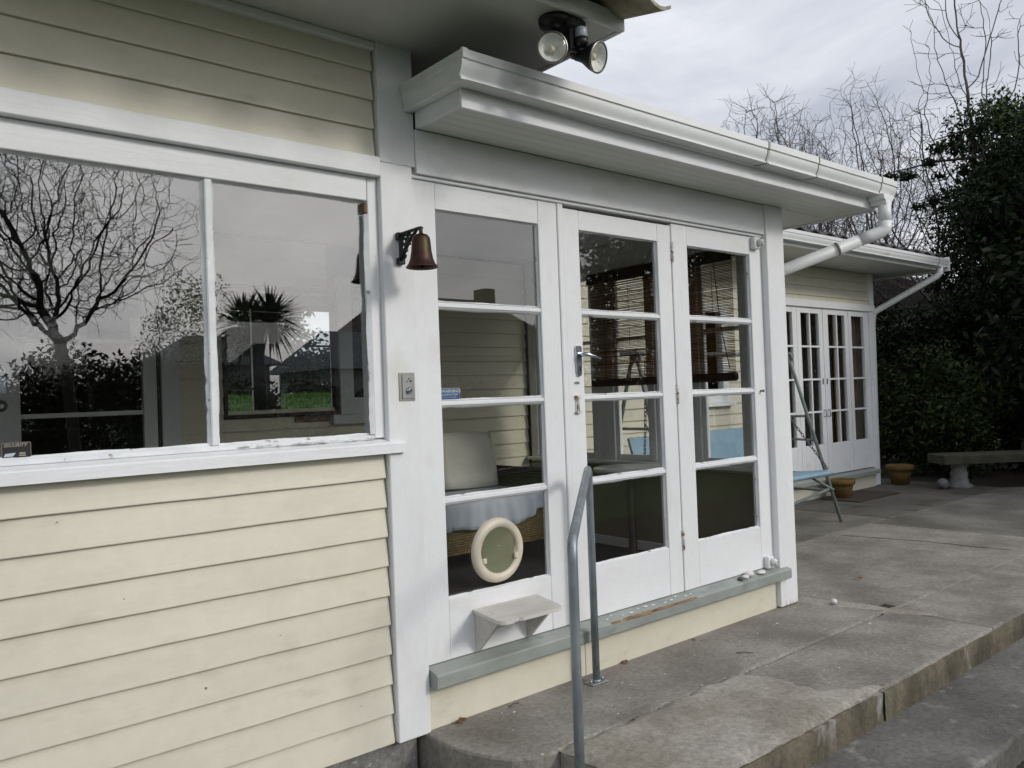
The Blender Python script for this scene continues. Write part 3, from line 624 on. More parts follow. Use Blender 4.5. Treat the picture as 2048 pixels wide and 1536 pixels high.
sweep_gutter([lambda o: (5.165, FY - o), lambda o: (1.813 - o * .62, FY - o), lambda o: (1.813 - o * .62, -0.0235)], 'gutter', 'plastic', porch)
mb = MB(); mb.add([(5.165, FY - o_, z) for o_, z in GP], [tuple(range(len(GP)))]); mb.build('gutter_end', 'plastic', porch)
def gutter_band(x0, x1, grow, name, m, parent):
    vs = []; N = 12
    prof = [(o_ + grow, z - (grow if i < 3 else 0) + (grow * 0.8 if i > 14 else 0)) for i, (o_, z) in enumerate(GP[:17])]
    for x in (x0, x1):
        vs += [(x, FY - o_, z) for o_, z in prof]
    N = len(prof)
    fs = [(i, i + 1, N + i + 1, N + i) for i in range(N - 1)] + [tuple(range(N)), tuple(range(N, 2 * N))[::-1]]
    return MB().add(vs, fs).build(name, m, parent)
for x in (3.72, 4.22):
    gutter_band(x - 0.004, x + 0.004, 0.0025, 'gutter_joint', 'grime', porch)
gutter_band(3.735, 4.205, 0.003, 'gutter_sleeve', 'plastic', porch)
gutter_band(4.965, 5.10, 0.004, 'gutter_sleeve', 'plastic', porch)
gutter_band(4.958, 4.964, 0.0042, 'gutter_joint', 'grime', porch)
gutter_band(1.752, 1.775, 0.0035, 'gutter_corner_clip', 'plastic', porch)
# downpipe
dpn = bpy.data.objects.new('downpipe', None); col.objects.link(dpn); dpn.location = (5.02, -0.41, 2.3); ORG[dpn.name] = Vector(dpn.location); adopt(dpn, porch)
MB().prism([(4.955, 2.492), (4.965, 2.462), (4.985, 2.452), (4.985, 2.432), (5.062, 2.432), (5.062, 2.452), (5.08, 2.462), (5.09, 2.492)], 1, -0.452, -0.352).build('outlet', 'plastic', dpn)
MB().tube([(5.023, -0.423, 2.45), (5.023, -0.423, 2.31)], 0.0385, 18).build('pipe', 'plastic', dpn)
MB().tube([(5.023, -0.423, 2.33), (5.022, -0.421, 2.285), (5.00, -0.398, 2.262), (4.96, -0.355, 2.242), (4.92, -0.31, 2.224)], 0.0400, 18).build('elbow', 'plastic', dpn)
MB().tube([(4.95, -0.343, 2.236), (4.55, 0.115, 2.03), (4.53, 0.14, 2.0), (4.525, 0.145, 1.9), (4.525, 0.145, 0.05)], 0.0375, 18).build('pipe', 'plastic', dpn)
MB().tube([(4.832, -0.211, 2.177), (4.824, -0.203, 2.173)], 0.0415, 18).build('joint_ring', 'grime', dpn)
bx('roof', 'tile_d', porch, 1.80, 5.10, -0.350, 2.28, 2.546, 2.565, 0)
mb = MB(); rr = random.Random(3)
bx('leaf_litter', 'twig', porch, 4.98, 5.06, -0.43, -0.40, 2.585, 2.60, 0.004)

# end wall of the porch, with windows
EXI, EXO = 4.40, 4.468
def endbox(name, m, y0, y1, z0, z1, b=0.002, x0=EXI, x1=EXO): return bx(name, m, porch, x0, x1, y0, y1, z0, z1, b)
endbox('end_wall', 'cream', 0.0605, 2.29, -0.05, 0.80)
endbox('dado', 'olive', 0.062, 2.28, 0.19, 0.785, 0.001, EXI - 0.012, EXI - 0.0005)
endbox('skirting', 'trim_in', 0.062, 2.28, 0.196, 0.262, 0.003, EXI - 0.028, EXI - 0.0125)
endbox('window_sill', 'trim_in', 0.062, 2.285, 0.801, 0.826, 0.003, EXI - 0.05, EXO + 0.04)
endbox('window_head', 'trim_in', 0.062, 2.285, 2.235, 2.425, 0.002)
for y0, y1 in ((0.0625, 0.225), (0.565, 0.612), (0.955, 1.003), (1.345, 1.555), (2.20, 2.284)):
    endbox('window_post', 'trim_in', y0, y1, 0.8265, 2.2345)
for y0, y1 in ((0.226, 0.564), (0.613, 0.954), (1.004, 1.344), (1.556, 2.199)):
    sh = bpy.data.objects.new('casement', None); col.objects.link(sh); sh.location = (4.43, y0, 0.83); ORG[sh.name] = Vector(sh.location); adopt(sh, porch)
    f = 0.032
    bx('stile', 'trim_in', sh, 4.418, 4.448, y0 + .001, y0 + f, 0.828, 2.233, 0.002); bx('stile', 'trim_in', sh, 4.418, 4.448, y1 - f, y1 - .001, 0.828, 2.233, 0.002)
    bx('rail', 'trim_in', sh, 4.419, 4.447, y0 + f + .0005, y1 - f - .0005, 0.828, 0.872, 0.002); bx('rail', 'trim_in', sh, 4.419, 4.447, y0 + f + .0005, y1 - f - .0005, 2.19, 2.233, 0.002)
    bx('rail', 'trim_in', sh, 4.419, 4.447, y0 + f + .0005, y1 - f - .0005, 1.70, 1.726, 0.002)
    for za, zb in ((0.872, 1.70), (1.726, 2.19)): bx('pane', 'glass_dark', sh, 4.431, 4.434, y0 + f - .003, y1 - f + .003, za - .003, zb + .003, 0)
bx('floor', 'carpet', porch, -0.9, 4.40, 0.075, 2.30, 0.16, 0.195, 0)
bx('ceiling', 'ceiling', porch, -0.9, 4.40, 0.081, 2.28, 2.426, 2.442, 0)
bx('inner_lining', 'cream_in', porch, -0.92, -0.90, 0.03, 2.3, 0.1, 2.44, 0)

# ------------------------------------------------------------------ rear house wall with its doors, window and eave
YB = 2.30
rear = thing('rear_house', 'long cream weatherboard rear wall with white paned doors and tiled eave', 'house', (6, 2.6, 0))
def rboards(x0, x1, z0, z1, m='cream', y=YB):
    i = 0; z = 0.0485
    while z < z1 - 0.02:
        if z + 0.112 > z0 + 0.01: board('weatherboard', m, rear, x0, x1, z, y, h=0.1117)
        z += 0.1117
# indoors part of this wall
rboards(1.592, 1.86, 0.2, 2.40, 'cream_in'); rboards(1.861, 2.70, 0.2, 1.20, 'cream_in'); rboards(2.60, 2.93, 0.2, 1.10, 'cream_in')
rboards(1.861, 2.60, 2.12, 2.40, 'cream_in'); rboards(2.96, 4.388, 0.2, 2.40, 'cream_in')
# outdoors part: beside a window, then round the doors
rboards(4.50, 5.95, 0.02, 2.72); rboards(5.951, 7.19, 0.02, 1.14); rboards(5.951, 7.19, 2.20, 2.72); rboards(7.191, 8.28, 0.02, 2.72); rboards(8.281, 10.335, 2.34, 2.72)
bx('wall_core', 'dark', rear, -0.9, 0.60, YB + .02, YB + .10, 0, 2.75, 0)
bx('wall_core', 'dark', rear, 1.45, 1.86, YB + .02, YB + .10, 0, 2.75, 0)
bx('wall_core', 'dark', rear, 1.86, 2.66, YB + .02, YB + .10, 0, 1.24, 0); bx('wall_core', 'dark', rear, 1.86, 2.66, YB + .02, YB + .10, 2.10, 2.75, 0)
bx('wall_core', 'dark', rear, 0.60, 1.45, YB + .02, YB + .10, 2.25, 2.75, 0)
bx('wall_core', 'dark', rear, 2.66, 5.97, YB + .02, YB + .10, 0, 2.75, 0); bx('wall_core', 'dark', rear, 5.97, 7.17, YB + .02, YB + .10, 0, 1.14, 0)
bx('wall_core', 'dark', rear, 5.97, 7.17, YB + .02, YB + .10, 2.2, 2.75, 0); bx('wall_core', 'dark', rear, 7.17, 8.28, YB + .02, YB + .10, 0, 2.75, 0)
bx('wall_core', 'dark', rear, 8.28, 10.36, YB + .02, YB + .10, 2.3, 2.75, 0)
bx('corner_board', 'white', rear, 10.336, 10.44, YB - 0.02, YB + 0.10, 2.335, 2.745, 0.003)
bx('corner_board', 'white', rear, 10.30, 10.42, YB - 0.02, YB + 0.10, 0.0, 2.25, 0.003)
bx('end_wall', 'cream', rear, 10.33, 10.41, YB + 0.101, 6.0, -0.1, 2.75, 0)
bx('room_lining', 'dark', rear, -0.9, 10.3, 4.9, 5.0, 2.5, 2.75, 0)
# indoor glazed door at left
ind = bpy.data.objects.new('inner_door', None); col.objects.link(ind); ind.location = (1.05, YB, 0.2); ORG[ind.name] = Vector(ind.location); adopt(ind, rear)
bx('stile', 'trim_in', ind, 0.60, 0.757, YB - .005, YB + .035, 0.2, 2.22, .003); bx('stile', 'trim_in', ind, 1.384, 1.462, YB - .005, YB + .035, 0.2, 2.22, .003)
bx('rail', 'trim_in', ind, 0.758, 1.383, YB - .004, YB + .034, 0.2, 0.62, .003); bx('rail', 'trim_in', ind, 0.758, 1.383, YB - .004, YB + .034, 2.10, 2.22, .003)
for z in (1.300, 1.715): bx('muntin', 'trim_in', ind, 0.758, 1.383, YB - .002, YB + .03, z, z + 0.026, .003)
for za, zb in ((0.62, 1.30), (1.326, 1.715), (1.741, 2.10)): bx('pane', 'glass_dark', ind, 0.755, 1.386, YB + .012, YB + .015, za - .003, zb + .003, 0)
MB().prism([(0.640, 1.44), (0.640, 1.575), (0.655, 1.585), (0.675, 1.585), (0.690, 1.575), (0.690, 1.44)], 1, YB - .014, YB - .0055).build('handle_plate', 'chrome', ind)
MB().tube([(0.665, YB - .014, 1.545), (0.665, YB - .05, 1.545), (0.70, YB - .055, 1.543), (0.775, YB - .055, 1.538)], [.011, .011, .009, .007], 10).build('lever_handle', 'chrome', ind)
MB().lathe([(0.032, 0), (0.032, 0.008), (0.026, 0.014), (0.014, 0.014), (0.014, 0.018)], (0.665, YB - .0055, 1.375), (0, -1, 0), 20).build('lock_rose', 'steel', ind)
bx('door_frame', 'dkframe', rear, 1.463, 1.482, YB - .01, YB + .05, 0.2, 2.26, .002)
bx('architrave', 'trim_in', rear, 1.483, 1.590, YB - .022, YB + .02, 0.2, 2.30, .003); bx('architrave', 'trim_in', rear, 0.50, 0.598, YB - .022, YB + .02, 0.2, 2.30, .003)
# inner window, dark frame, looking through to the garden behind
inw = bpy.data.objects.new('inner_window', None); col.objects.link(inw); inw.location = (2.26, YB, 1.25); ORG[inw.name] = Vector(inw.location); adopt(inw, rear)
bx('rail', 'dkframe', inw, 1.861, 2.66, YB - .006, YB + .05, 1.245, 1.272, .003); bx('rail', 'dkframe', inw, 1.861, 2.66, YB - .006, YB + .05, 2.08, 2.11, .003)
bx('stile', 'dkframe', inw, 1.861, 1.886, YB - .005, YB + .05, 1.273, 2.079, .003); bx('stile', 'dkframe', inw, 2.635, 2.66, YB - .005, YB + .05, 1.273, 2.079, .003)
bx('pane', 'glass_dark', inw, 1.885, 2.636, YB + .02, YB + .023, 1.27, 2.082, 0)
bx('bare_patch', 'bare_wood', rear, 2.33, 2.585, YB - .012, YB + .004, 1.203, 1.243, .003)
# obscure window beside it
obw = bpy.data.objects.new('obscure_window', None); col.objects.link(obw); obw.location = (2.85, YB, 1.18); ORG[obw.name] = Vector(obw.location); adopt(obw, rear)
bx('architrave', 'trim_in', obw, 2.661, 2.765, YB - .03, YB + .02, 1.245, 2.2, .003); bx('sill', 'trim_in', obw, 2.59, 3.0, YB - .055, YB + .02, 1.178, 1.243, .003)
bx('pane', 'obscure', obw, 2.766, 2.94, YB - .012, YB, 1.36, 2.19, 0); bx('rail', 'trim_in', obw, 2.766, 2.955, YB - .022, YB + .01, 1.2435, 1.359, .003)
# room behind the inner window: garden door in the far wall
YF = 4.6
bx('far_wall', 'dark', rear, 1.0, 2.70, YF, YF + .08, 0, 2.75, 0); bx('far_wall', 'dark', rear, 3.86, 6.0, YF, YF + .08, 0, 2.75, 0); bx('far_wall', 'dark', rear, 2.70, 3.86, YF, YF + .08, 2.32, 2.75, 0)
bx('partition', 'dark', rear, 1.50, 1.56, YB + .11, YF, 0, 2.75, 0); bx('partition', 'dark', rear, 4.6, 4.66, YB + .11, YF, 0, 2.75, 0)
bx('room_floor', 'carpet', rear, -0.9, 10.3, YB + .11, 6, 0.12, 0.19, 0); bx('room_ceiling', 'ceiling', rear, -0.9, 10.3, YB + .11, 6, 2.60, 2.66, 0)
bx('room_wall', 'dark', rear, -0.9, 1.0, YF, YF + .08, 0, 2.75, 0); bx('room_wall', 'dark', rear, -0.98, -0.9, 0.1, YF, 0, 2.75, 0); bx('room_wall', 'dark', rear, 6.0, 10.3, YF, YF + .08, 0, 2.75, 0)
gd = bpy.data.objects.new('garden_door', None); col.objects.link(gd); gd.location = (3.3, YF, 0.2); ORG[gd.name] = Vector(gd.location); adopt(gd, rear)
for x0, x1 in ((2.70, 2.72), (3.00, 3.125), (3.13, 3.268), (3.82, 3.86)): bx('stile', 'trim_in', gd, x0, x1, YF + .02, YF + .06, 0.2, 2.318, .002)
for x0, x1 in ((2.7205, 2.9995), (3.2685, 3.8195)):
    for z in (1.475, 1.885): bx('muntin', 'trim_in', gd, x0, x1, YF + .03, YF + .055, z, z + .02, .002)
    bx('rail', 'trim_in', gd, x0, x1, YF + .022, YF + .058, 0.2, 0.6, .002); bx('rail', 'trim_in', gd, x0, x1, YF + .022, YF + .058, 2.24, 2.317, .002)
    bx('pane', 'glass_dark', gd, x0 - .002, x1 + .002, YF + .040, YF + .043, 0.6, 2.24, 0)
bx('handle_plate', 'black', gd, 3.195, 3.235, YF + .008, YF + .0195, 1.59, 1.73, .003)
MB().tube([(3.215, YF + .008, 1.685), (3.215, YF - .03, 1.685), (3.26, YF - .035, 1.68), (3.33, YF - .035, 1.67)], .009, 8).build('lever_handle', 'chrome', gd)
# window on the outdoor part of the wall
ow = bpy.data.objects.new('sash_window', None); col.objects.link(ow); ow.location = (6.57, YB, 1.15); ORG[ow.name] = Vector(ow.location); adopt(ow, rear)
bx('sill', 'white_h', ow, 5.90, 7.24, YB - .06, YB + .03, 1.142, 1.182, .003)
for x0, x1 in ((5.952, 6.05), (6.54, 6.60), (7.09, 7.188)): bx('stile', 'white', ow, x0, x1, YB - .015, YB + .06, 1.183, 2.199, .003)
for x0, x1 in ((6.0505, 6.5395), (6.6005, 7.0895)):
    bx('rail', 'white_h', ow, x0, x1, YB - .012, YB + .05, 1.183, 1.30, .003); bx('rail', 'white_h', ow, x0, x1, YB - .012, YB + .05, 2.12, 2.199, .003)
    bx('pane', 'glass_dark', ow, x0 - .003, x1 + .003, YB + .02, YB + .023, 1.298, 2.122, 0)
# far paned doors: side light, pair of doors, side light
FR = [(2.18, 1.795), (1.773, 1.403), (1.380, 1.012), (0.990, 0.61)]
def far_leaf(name, x0, x1, cols, z0, z1):
    e = bpy.data.objects.new(name, None); col.objects.link(e); e.location = ((x0 + x1) / 2, YB, z0); ORG[e.name] = Vector(e.location); adopt(e, rear)
    edges = [x0] + [c for cc in cols for c in cc] + [x1]
    for i in range(0, len(edges), 2):
        bx('stile' if i in (0, len(edges) - 2) else 'muntin', 'white', e, edges[i], edges[i + 1], YB, YB + .04, z0, z1, .002)
    for (c0, c1) in cols:
        bx('rail', 'white_h', e, c0 + .0005, c1 - .0005, YB + .001, YB + .039, z0, FR[3][1], .002); bx('rail', 'white_h', e, c0 + .0005, c1 - .0005, YB + .001, YB + .039, FR[0][0], z1, .002)
        for a, b in zip(FR[:-1], FR[1:]): bx('muntin', 'white_h', e, c0 + .0005, c1 - .0005, YB + .002, YB + .036, b[0], a[1], .002)
        for zt, zb in FR: bx('pane', 'glass_dark', e, c0 - .003, c1 + .003, YB + .02, YB + .023, zb - .003, zt + .003, 0)
    return e
far_leaf('side_light', 8.281, 8.575, [(8.33, 8.485)], 0.24, 2.25)
fa = far_leaf('paned_door', 8.58, 9.155, [(8.665, 8.852), (8.878, 9.068)], 0.24, 2.25)
fb = far_leaf('paned_door', 9.165, 9.775, [(9.285, 9.478), (9.506, 9.69)], 0.24, 2.25)
far_leaf('side_light', 9.785, 10.298, [(9.86, 10.175)], 0.24, 2.25)
for e, x in ((fa, 9.11), (fb, 9.205)):
    MB().tube([(x, YB - .004, 1.02), (x, YB - .03, 1.02), (x, YB - .03, 0.94), (x, YB - .004, 0.94)], .008, 6).build('handle', 'steel', e)
    bx('lock', 'steel', e, x - .012, x + .012, YB - .008, YB - .0005, 1.33, 1.40, .002)
bx('door_head', 'white_h', rear, 8.281, 10.44, YB - .03, YB + .06, 2.2505, 2.334, .003)
MB().prism([(YB - .09, .16), (YB - .09, .205), (YB + .06, .238), (YB + .06, .16)], 0, 8.20, 10.299).build('door_sill', 'sill', rear)
bx('plinth_board', 'cream', rear, 8.281, 10.299, YB - .02, YB + .03, -0.02, .159, .002)
# eave, gutter, downpipe, tiles
EZ2 = 2.752
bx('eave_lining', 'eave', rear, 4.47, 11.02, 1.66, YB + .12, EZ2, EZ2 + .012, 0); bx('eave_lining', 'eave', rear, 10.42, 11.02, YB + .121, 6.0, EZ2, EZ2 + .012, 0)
bx('fascia', 'white_h', rear, 4.47, 11.04, 1.640, 1.659, EZ2 - .012, EZ2 + .13, .002)
bx('barge_board', 'white', rear, 11.021, 11.06, 1.56, 6.0, EZ2 - .02, EZ2 + .16, .002)
g2 = []
for x in (4.47, 11.045):
    g2 += [(x, 1.639 - o_ * .9, z + (EZ2 + .035 - 2.497)) for o_, z in GP]
N = len(GP)
MB().add(g2, [(i, i + 1, N + i + 1, N + i) for i in range(N - 1)] + [tuple(range(N, 2 * N))]).build('gutter', 'plastic', rear)
for x in (8.30, 10.72):
    v = []
    for xx in (x - .005, x + .005): v += [(xx, 1.638 - o_ * .93 - .001, z + (EZ2 + .035 - 2.497) + .001) for o_, z in GP[:16]]
    MB().add(v, [(i, i + 1, 16 + i + 1, 16 + i) for i in range(15)]).build('gutter_joint', 'grime', rear)
dp2 = bpy.data.objects.new('downpipe', None); col.objects.link(dp2); dp2.location = (10.85, 1.6, 2.7); ORG[dp2.name] = Vector(dp2.location); adopt(dp2, rear)
MB().tube([(10.85, 1.605, 2.79), (10.85, 1.605, 2.70), (10.835, 1.63, 2.665), (10.47, 2.26, 2.27), (10.455, 2.30, 2.23), (10.455, 2.32, 2.1), (10.455, 2.34, 0.05)], .04, 14).build('pipe', 'plastic', dp2)
bx('outlet', 'plastic', dp2, 10.79, 10.91, 1.566, 1.636, 2.765, 2.795, .004)
bx('roof_deck', 'dark', rear, 4.47, 11.0, 1.67, 6.2, EZ2 + .10, EZ2 + .14, 0)
tm2 = tile_mesh(0.30, 0.40, 0.03, 0.014, 6)
for j in range(2):
    for i in range(22):
        o = link('roof_tile', tm2, 'tile_d', rear); o.location = (4.50 + 0.297 * i, 1.615 + 0.33 * j, EZ2 + .155 + 0.075 * j)

# ------------------------------------------------------------------ fittings on the door leaves (parts of the doors)
MB().prism([(2.696, 1.545), (2.701, 1.556), (2.731, 1.556), (2.736, 1.545), (2.733, 1.43), (2.728, 1.413), (2.706, 1.413), (2.700, 1.43)], 1, -0.010, -0.0005).build('handle_plate', 'chrome', dm)
MB().tube([(2.718, -0.008, 1.514), (2.718, -0.048, 1.514), (2.728, -0.056, 1.512), (2.775, -0.060, 1.503), (2.812, -0.060, 1.494)], [.012, .011, .009, .006, .0055], 12).build('lever_handle', 'chrome', dm)
bx('keyhole', 'black', dm, 2.716, 2.724, -0.0115, -0.0102, 1.437, 1.458, 0.001)
MB().tube([(2.690, -0.003, 1.381), (2.694, -0.010, 1.384), (2.706, -0.010, 1.383), (2.716, -0.004, 1.378)], .004, 8).build('lock_escutcheon', 'rusty', dm)
lat = MB()
lat.box(2.684, 2.716, -0.012, -0.0005, 1.305, 1.320, .002)
for dx in (2.694, 2.705): lat.tube([(dx, -0.009, 1.312), (dx, -0.009, 1.245)], .0035, 8)
lat.tube([(2.682, -0.008, 1.240), (2.70, -0.009, 1.236), (2.722, -0.010, 1.245)], .005, 8)
lat.build('barrel_bolt', 'rusty', dm)
for z in (2.068, 1.306, 0.526):
    h = MB().tube([(3.4515, -0.006, z - .052), (3.4515, -0.006, z + .052)], .0065, 10)
    h.box(3.4395, 3.446, -0.003, 0.0, z - .05, z + .05, .001)
    h.build('hinge', 'rusty', dr)
    for k in range(3): MB().lathe([(0.0072, -.001), (0.0072, .001)], (3.4515, -0.006, z - .026 + .026 * k), n=10).build('knuckle_joint', 'grime', dr)
def push_lock(x, z):
    e = MB().box(x, x + .062, -0.034, -0.0005, z, z + .072, .006)
    o = e.build('patio_lock', 'plastic', dr)
    MB().lathe([(0.022, 0), (0.021, .018), (0.016, .026), (0.0155, .030)], (x + .038, -0.034, z + .038), (0.25, -1, 0.03), 20).build('lock_barrel', 'plastic', dr)
    MB().lathe([(0.005, 0), (0.005, .002)], (x + .0456, -0.0642, z + .039), (0.25, -1, 0.03), 12).build('keyhole', 'grime', dr)
push_lock(4.190, 2.150); push_lock(4.196, 0.250)
MB().lathe([(0.006, 0), (0.006, .016), (0.0085, .018), (0.0085, .024)], (4.237, -0.0005, 1.304), (0, -1, 0), 12).build('door_knob_pin', 'grime', dr)

# ------------------------------------------------------------------ things fixed to the front
# bell
bell = thing('door_bell', 'tarnished copper ship-style bell on an ornate dark wall bracket', 'bell', (1.72, -0.022, 1.87))
BC = Vector((1.722, -0.182, 0))
MB().lathe([(0.006, 1.966), (0.011, 1.962), (0.026, 1.957), (0.034, 1.945), (0.0365, 1.925), (0.039, 1.895), (0.044, 1.866), (0.051, 1.848), (0.060, 1.836), (0.062, 1.8325), (0.060, 1.831),
            (0.050, 1.842), (0.041, 1.862), (0.035, 1.895), (0.032, 1.94), (0.02, 1.95), (0.002, 1.952)], BC, n=36, close=False).build('bell_cup', 'bronze', bell)
cl = MB().tube([BC + Vector((0, 0, 1.95)), BC + Vector((0, 0, 1.84))], .003, 6); cl.lathe([(0.001, 1.824), (0.007, 1.826), (0.009, 1.833), (0.007, 1.84), (0.001, 1.843)], BC, n=12)
cl.build('clapper', 'bronze', bell)
br = MB()
br.box(1.711, 1.733, -0.186, -0.030, 1.981, 1.989, .002)                    # arm
br.box(1.706, 1.738, -0.045, -0.0222, 1.962, 1.992, .003); br.box(1.706, 1.738, -0.045, -0.0222, 1.866, 1.892, .003)
br.box(1.714, 1.730, -0.046, -0.032, 1.885, 1.97, .003)
br.box(1.716, 1.728, -0.190, -0.176, 1.962, 1.990, .003)
br.build('wall_bracket', 'verdigris', bell)
sc = MB()
def scroll(cy, cz, r0, turns, a0, hand):
    pts = []
    for i in range(22):
        t = i / 21; a = a0 + hand * turns * 2 * math.pi * t; r = r0 * (1 - 0.72 * t); pts.append((1.722, cy + r * math.cos(a), cz + r * math.sin(a)))
    sc.tube(pts, .0058, 6)
scroll(-0.068, 1.955, .022, 1.1, math.pi / 2, -1); scroll(-0.105, 1.966, .018, 1.1, math.pi / 2, -1); scroll(-0.060, 1.925, .020, 1.0, 0, 1); scroll(-0.055, 1.900, .016, 1.0, math.pi, 1)
sc.tube([(1.722, -0.045, 1.885), (1.722, -0.062, 1.91), (1.722, -0.085, 1.938), (1.722, -0.115, 1.958), (1.722, -0.145, 1.975), (1.722, -0.160, 1.982)], [.007, .008, .009, .008, .006, .004], 6)
for y, z in ((-0.098, 1.938), (-0.075, 1.915), (-0.135, 1.962), (-0.088, 1.972)): sc.lathe([(0.001, -.007), (0.008, -.004), (0.009, 0), (0.008, .004), (0.001, .007)], (1.722, y, z), n=8)
sc.build('scrollwork', 'verdigris', bell)
# keypad plate
kp = thing('alarm_key_plate', 'small brushed steel plate with key barrel on white corner board', 'key plate', (1.74, -0.022, 1.32))
MB().prism([(1.700, 1.326), (1.700, 1.437), (1.772, 1.437), (1.772, 1.326)], 1, -0.026, -0.0222).build('plate', 'steel', kp)
bx('raised_face', 'steel', kp, 1.712, 1.768, -0.030, -0.0262, 1.334, 1.430, .003)
MB().lathe([(0.014, 0), (0.014, .003), (0.0105, .004), (0.010, .012), (0.008, .013)], (1.741, -0.030, 1.366), (0.1, -1, 0), 20).build('key_barrel', 'chrome', kp)
for x, z in ((1.742, 1.413), (1.734, 1.403), (1.750, 1.403)): MB().lathe([(0.004, 0), (0.0035, .003)], (x, -0.030, z), (0, -1, 0), 12).build('indicator_light', 'black' if x > 1.745 else 'chrome', kp)
# security light
lamp = thing('security_light', 'black twin-spot security light with sensor under the eave', 'security light', (2.13, -0.55, EZ))
lb = MB().lathe([(0.060, 0), (0.064, -.012), (0.058, -.030), (0.03, -.040)], (2.095, -0.575, EZ - .0005), n=28)
lb.build('base', 'black', lamp)
lb2 = MB().box(2.10, 2.20, -0.645, -0.555, EZ - .055, EZ - .004, .012); lb2.box(2.115, 2.165, -0.64, -0.585, EZ - .135, EZ - .045, .008); lb2.build('junction_body', 'black', lamp)
MB().lathe([(0.021, 0), (0.023, -.004), (0.023, -.034), (0.019, -.038)], (2.152, -0.655, EZ - .052), n=20).build('sensor', 'sensor', lamp)
MB().lathe([(0.026, 0), (0.026, -.020), (0.018, -.030)], (2.152, -0.655, EZ - .09), n=20).build('sensor_cap', 'black', lamp)
def spot(c, d, up_from):
    c = Vector(c); d = Vector(d).normalized()
    e = bpy.data.objects.new('spot_lamp', None); col.objects.link(e); e.location = c; ORG[e.name] = c; adopt(e, lamp)
    MB().lathe([(0.0192, -.10), (0.0216, -.085), (0.0264, -.065), (0.0480, -.028), (0.0570, -.004), (0.0570, 0.0)], c, d, 30, close=False).build('lamp_holder', 'black', e)
    MB().lathe([(0.0072, -.040), (0.0240, -.034), (0.0408, -.020), (0.0516, -.001)], c + d * .0015, d, 30, close=False).build('reflector', 'reflector', e)
    MB().lathe([(0.0001, .012), (0.0168, .0115), (0.0336, .009), (0.0480, .005), (0.0554, .0005)], c, d, 30, close=False).build('lens', 'lampglass', e)
    MB().lathe([(0.0528, .0005), (0.0582, -.002), (0.0582, .004), (0.0546, .005)], c, d, 30, close=False).build('rim', 'steel', e)
    MB().lathe([(0.0006, -.03), (0.0120, -.028), (0.0144, -.018), (0.0006, -.012)], c, d, 14, close=False).build('bulb', 'bone', e)
    MB().tube([c - d * .095, c - d * .112, Vector(up_from)], [.017, .016, .014], 12).build('swivel_arm', 'black', e)
spot((2.042, -0.612, 2.607), (-0.50, -0.75, -0.10), (2.10, -0.575, EZ - .03))
spot((2.200, -0.692, 2.580), (0.22, -0.85, -0.30), (2.14, -0.615, EZ - .125))
# cat flap in the lowest pane of the fixed panel
cf = thing('cat_flap', 'round cream plastic cat flap fitted in the lowest glass pane', 'cat flap', (2.195, 0.02, 0.52))
CF = Vector((2.196, 0.0235, 0.660))
prof = [(0.098, .004), (0.098, -.020), (0.106, -.030), (0.124, -.030), (0.136, -.022), (0.140, -.010), (0.1405, -.0035)]
MB().lathe([(r, -h) for r, h in prof], CF, (0, -1, 0), 56, close=False).build('ring', 'bone', cf)
poly = [(-.082, .098), (-.02, .112), (.055, .116), (.072, .085), (.084, .03), (.086, -.03), (.080, -.080), (.045, -.104), (0, -.113), (-.045, -.106), (-.078, -.086), (-.080, -.05), (-.092, 0), (-.090, .05), (-.080, .085)]
MB().prism([(CF.x + x * 1.02, CF.z - .004 + z) for x, z in poly], 1, 0.004, 0.008).build('flap', 'flap', cf)
inn = MB()
for i in range(48):
    a0, a1 = 2 * math.pi * i / 48, 2 * math.pi * (i + 1) / 48
    q = []
    for a in (a0, a1):
        x, z = math.cos(a), math.sin(a)
        rin = 0.094 + 0.004 * math.sin(3 * a)
        if z > 0.75: rin = 0.088
        q += [(CF.x + rin * x, 0.0095, CF.z + rin * z), (CF.x + 0.104 * x, 0.0025, CF.z + 0.104 * z)]
    inn.add(q, [(0, 1, 3, 2)])
inn.build('inner_lip', 'bone', cf)
for s in (-1, 1): bx('turn_latch', 'bone', cf, CF.x + s * .088 - .010, CF.x + s * .088 + .010, -0.012, 0.0035, CF.z - .045, CF.z - .022, .003)
MB().lathe([(0.003, 0), (0.002, .003)], (CF.x, 0.004, CF.z + .02), (0, -1, 0), 8).build('flap_stud', 'bone', cf)
# shelf below it
sh = thing('cat_step_shelf', 'small weathered bracket shelf below the cat flap', 'shelf', (2.21, 0, 0.25))
top = [(2.040, 0.0), (2.022, -0.10), (2.003, -0.205), (2.006, -0.228), (2.022, -0.243), (2.06, -0.246), (2.075, -0.236), (2.095, -0.234), (2.11, -0.244), (2.20, -0.246), (2.30, -0.247), (2.33, -0.238), (2.345, -0.21), (2.395, 0.0)]
MB().prism([(x, y - .0006) for x, y in top], 2, 0.419, 0.434).build('shelf_top', 'shelf', sh)
for x in (2.048, 2.335): MB().prism([(-0.0008, 0.262), (-0.018, 0.262), (-0.175, 0.4185), (-0.0008, 0.4185)], 0, x, x + .016).build('bracket', 'shelf', sh)
bx('back_board', 'shelf', sh, 2.0645, 2.3345, -0.008, -0.0008, 0.33, 0.4185, .002)
for x, y in ((2.055, -.02), (2.065, -.10), (2.16, -.02), (2.28, -.02), (2.37, -.03), (2.36, -.05)): MB().lathe([(0.003, 0), (0.002, .0012)], (x, y, 0.434), n=8).build('screw', 'rusty', sh)
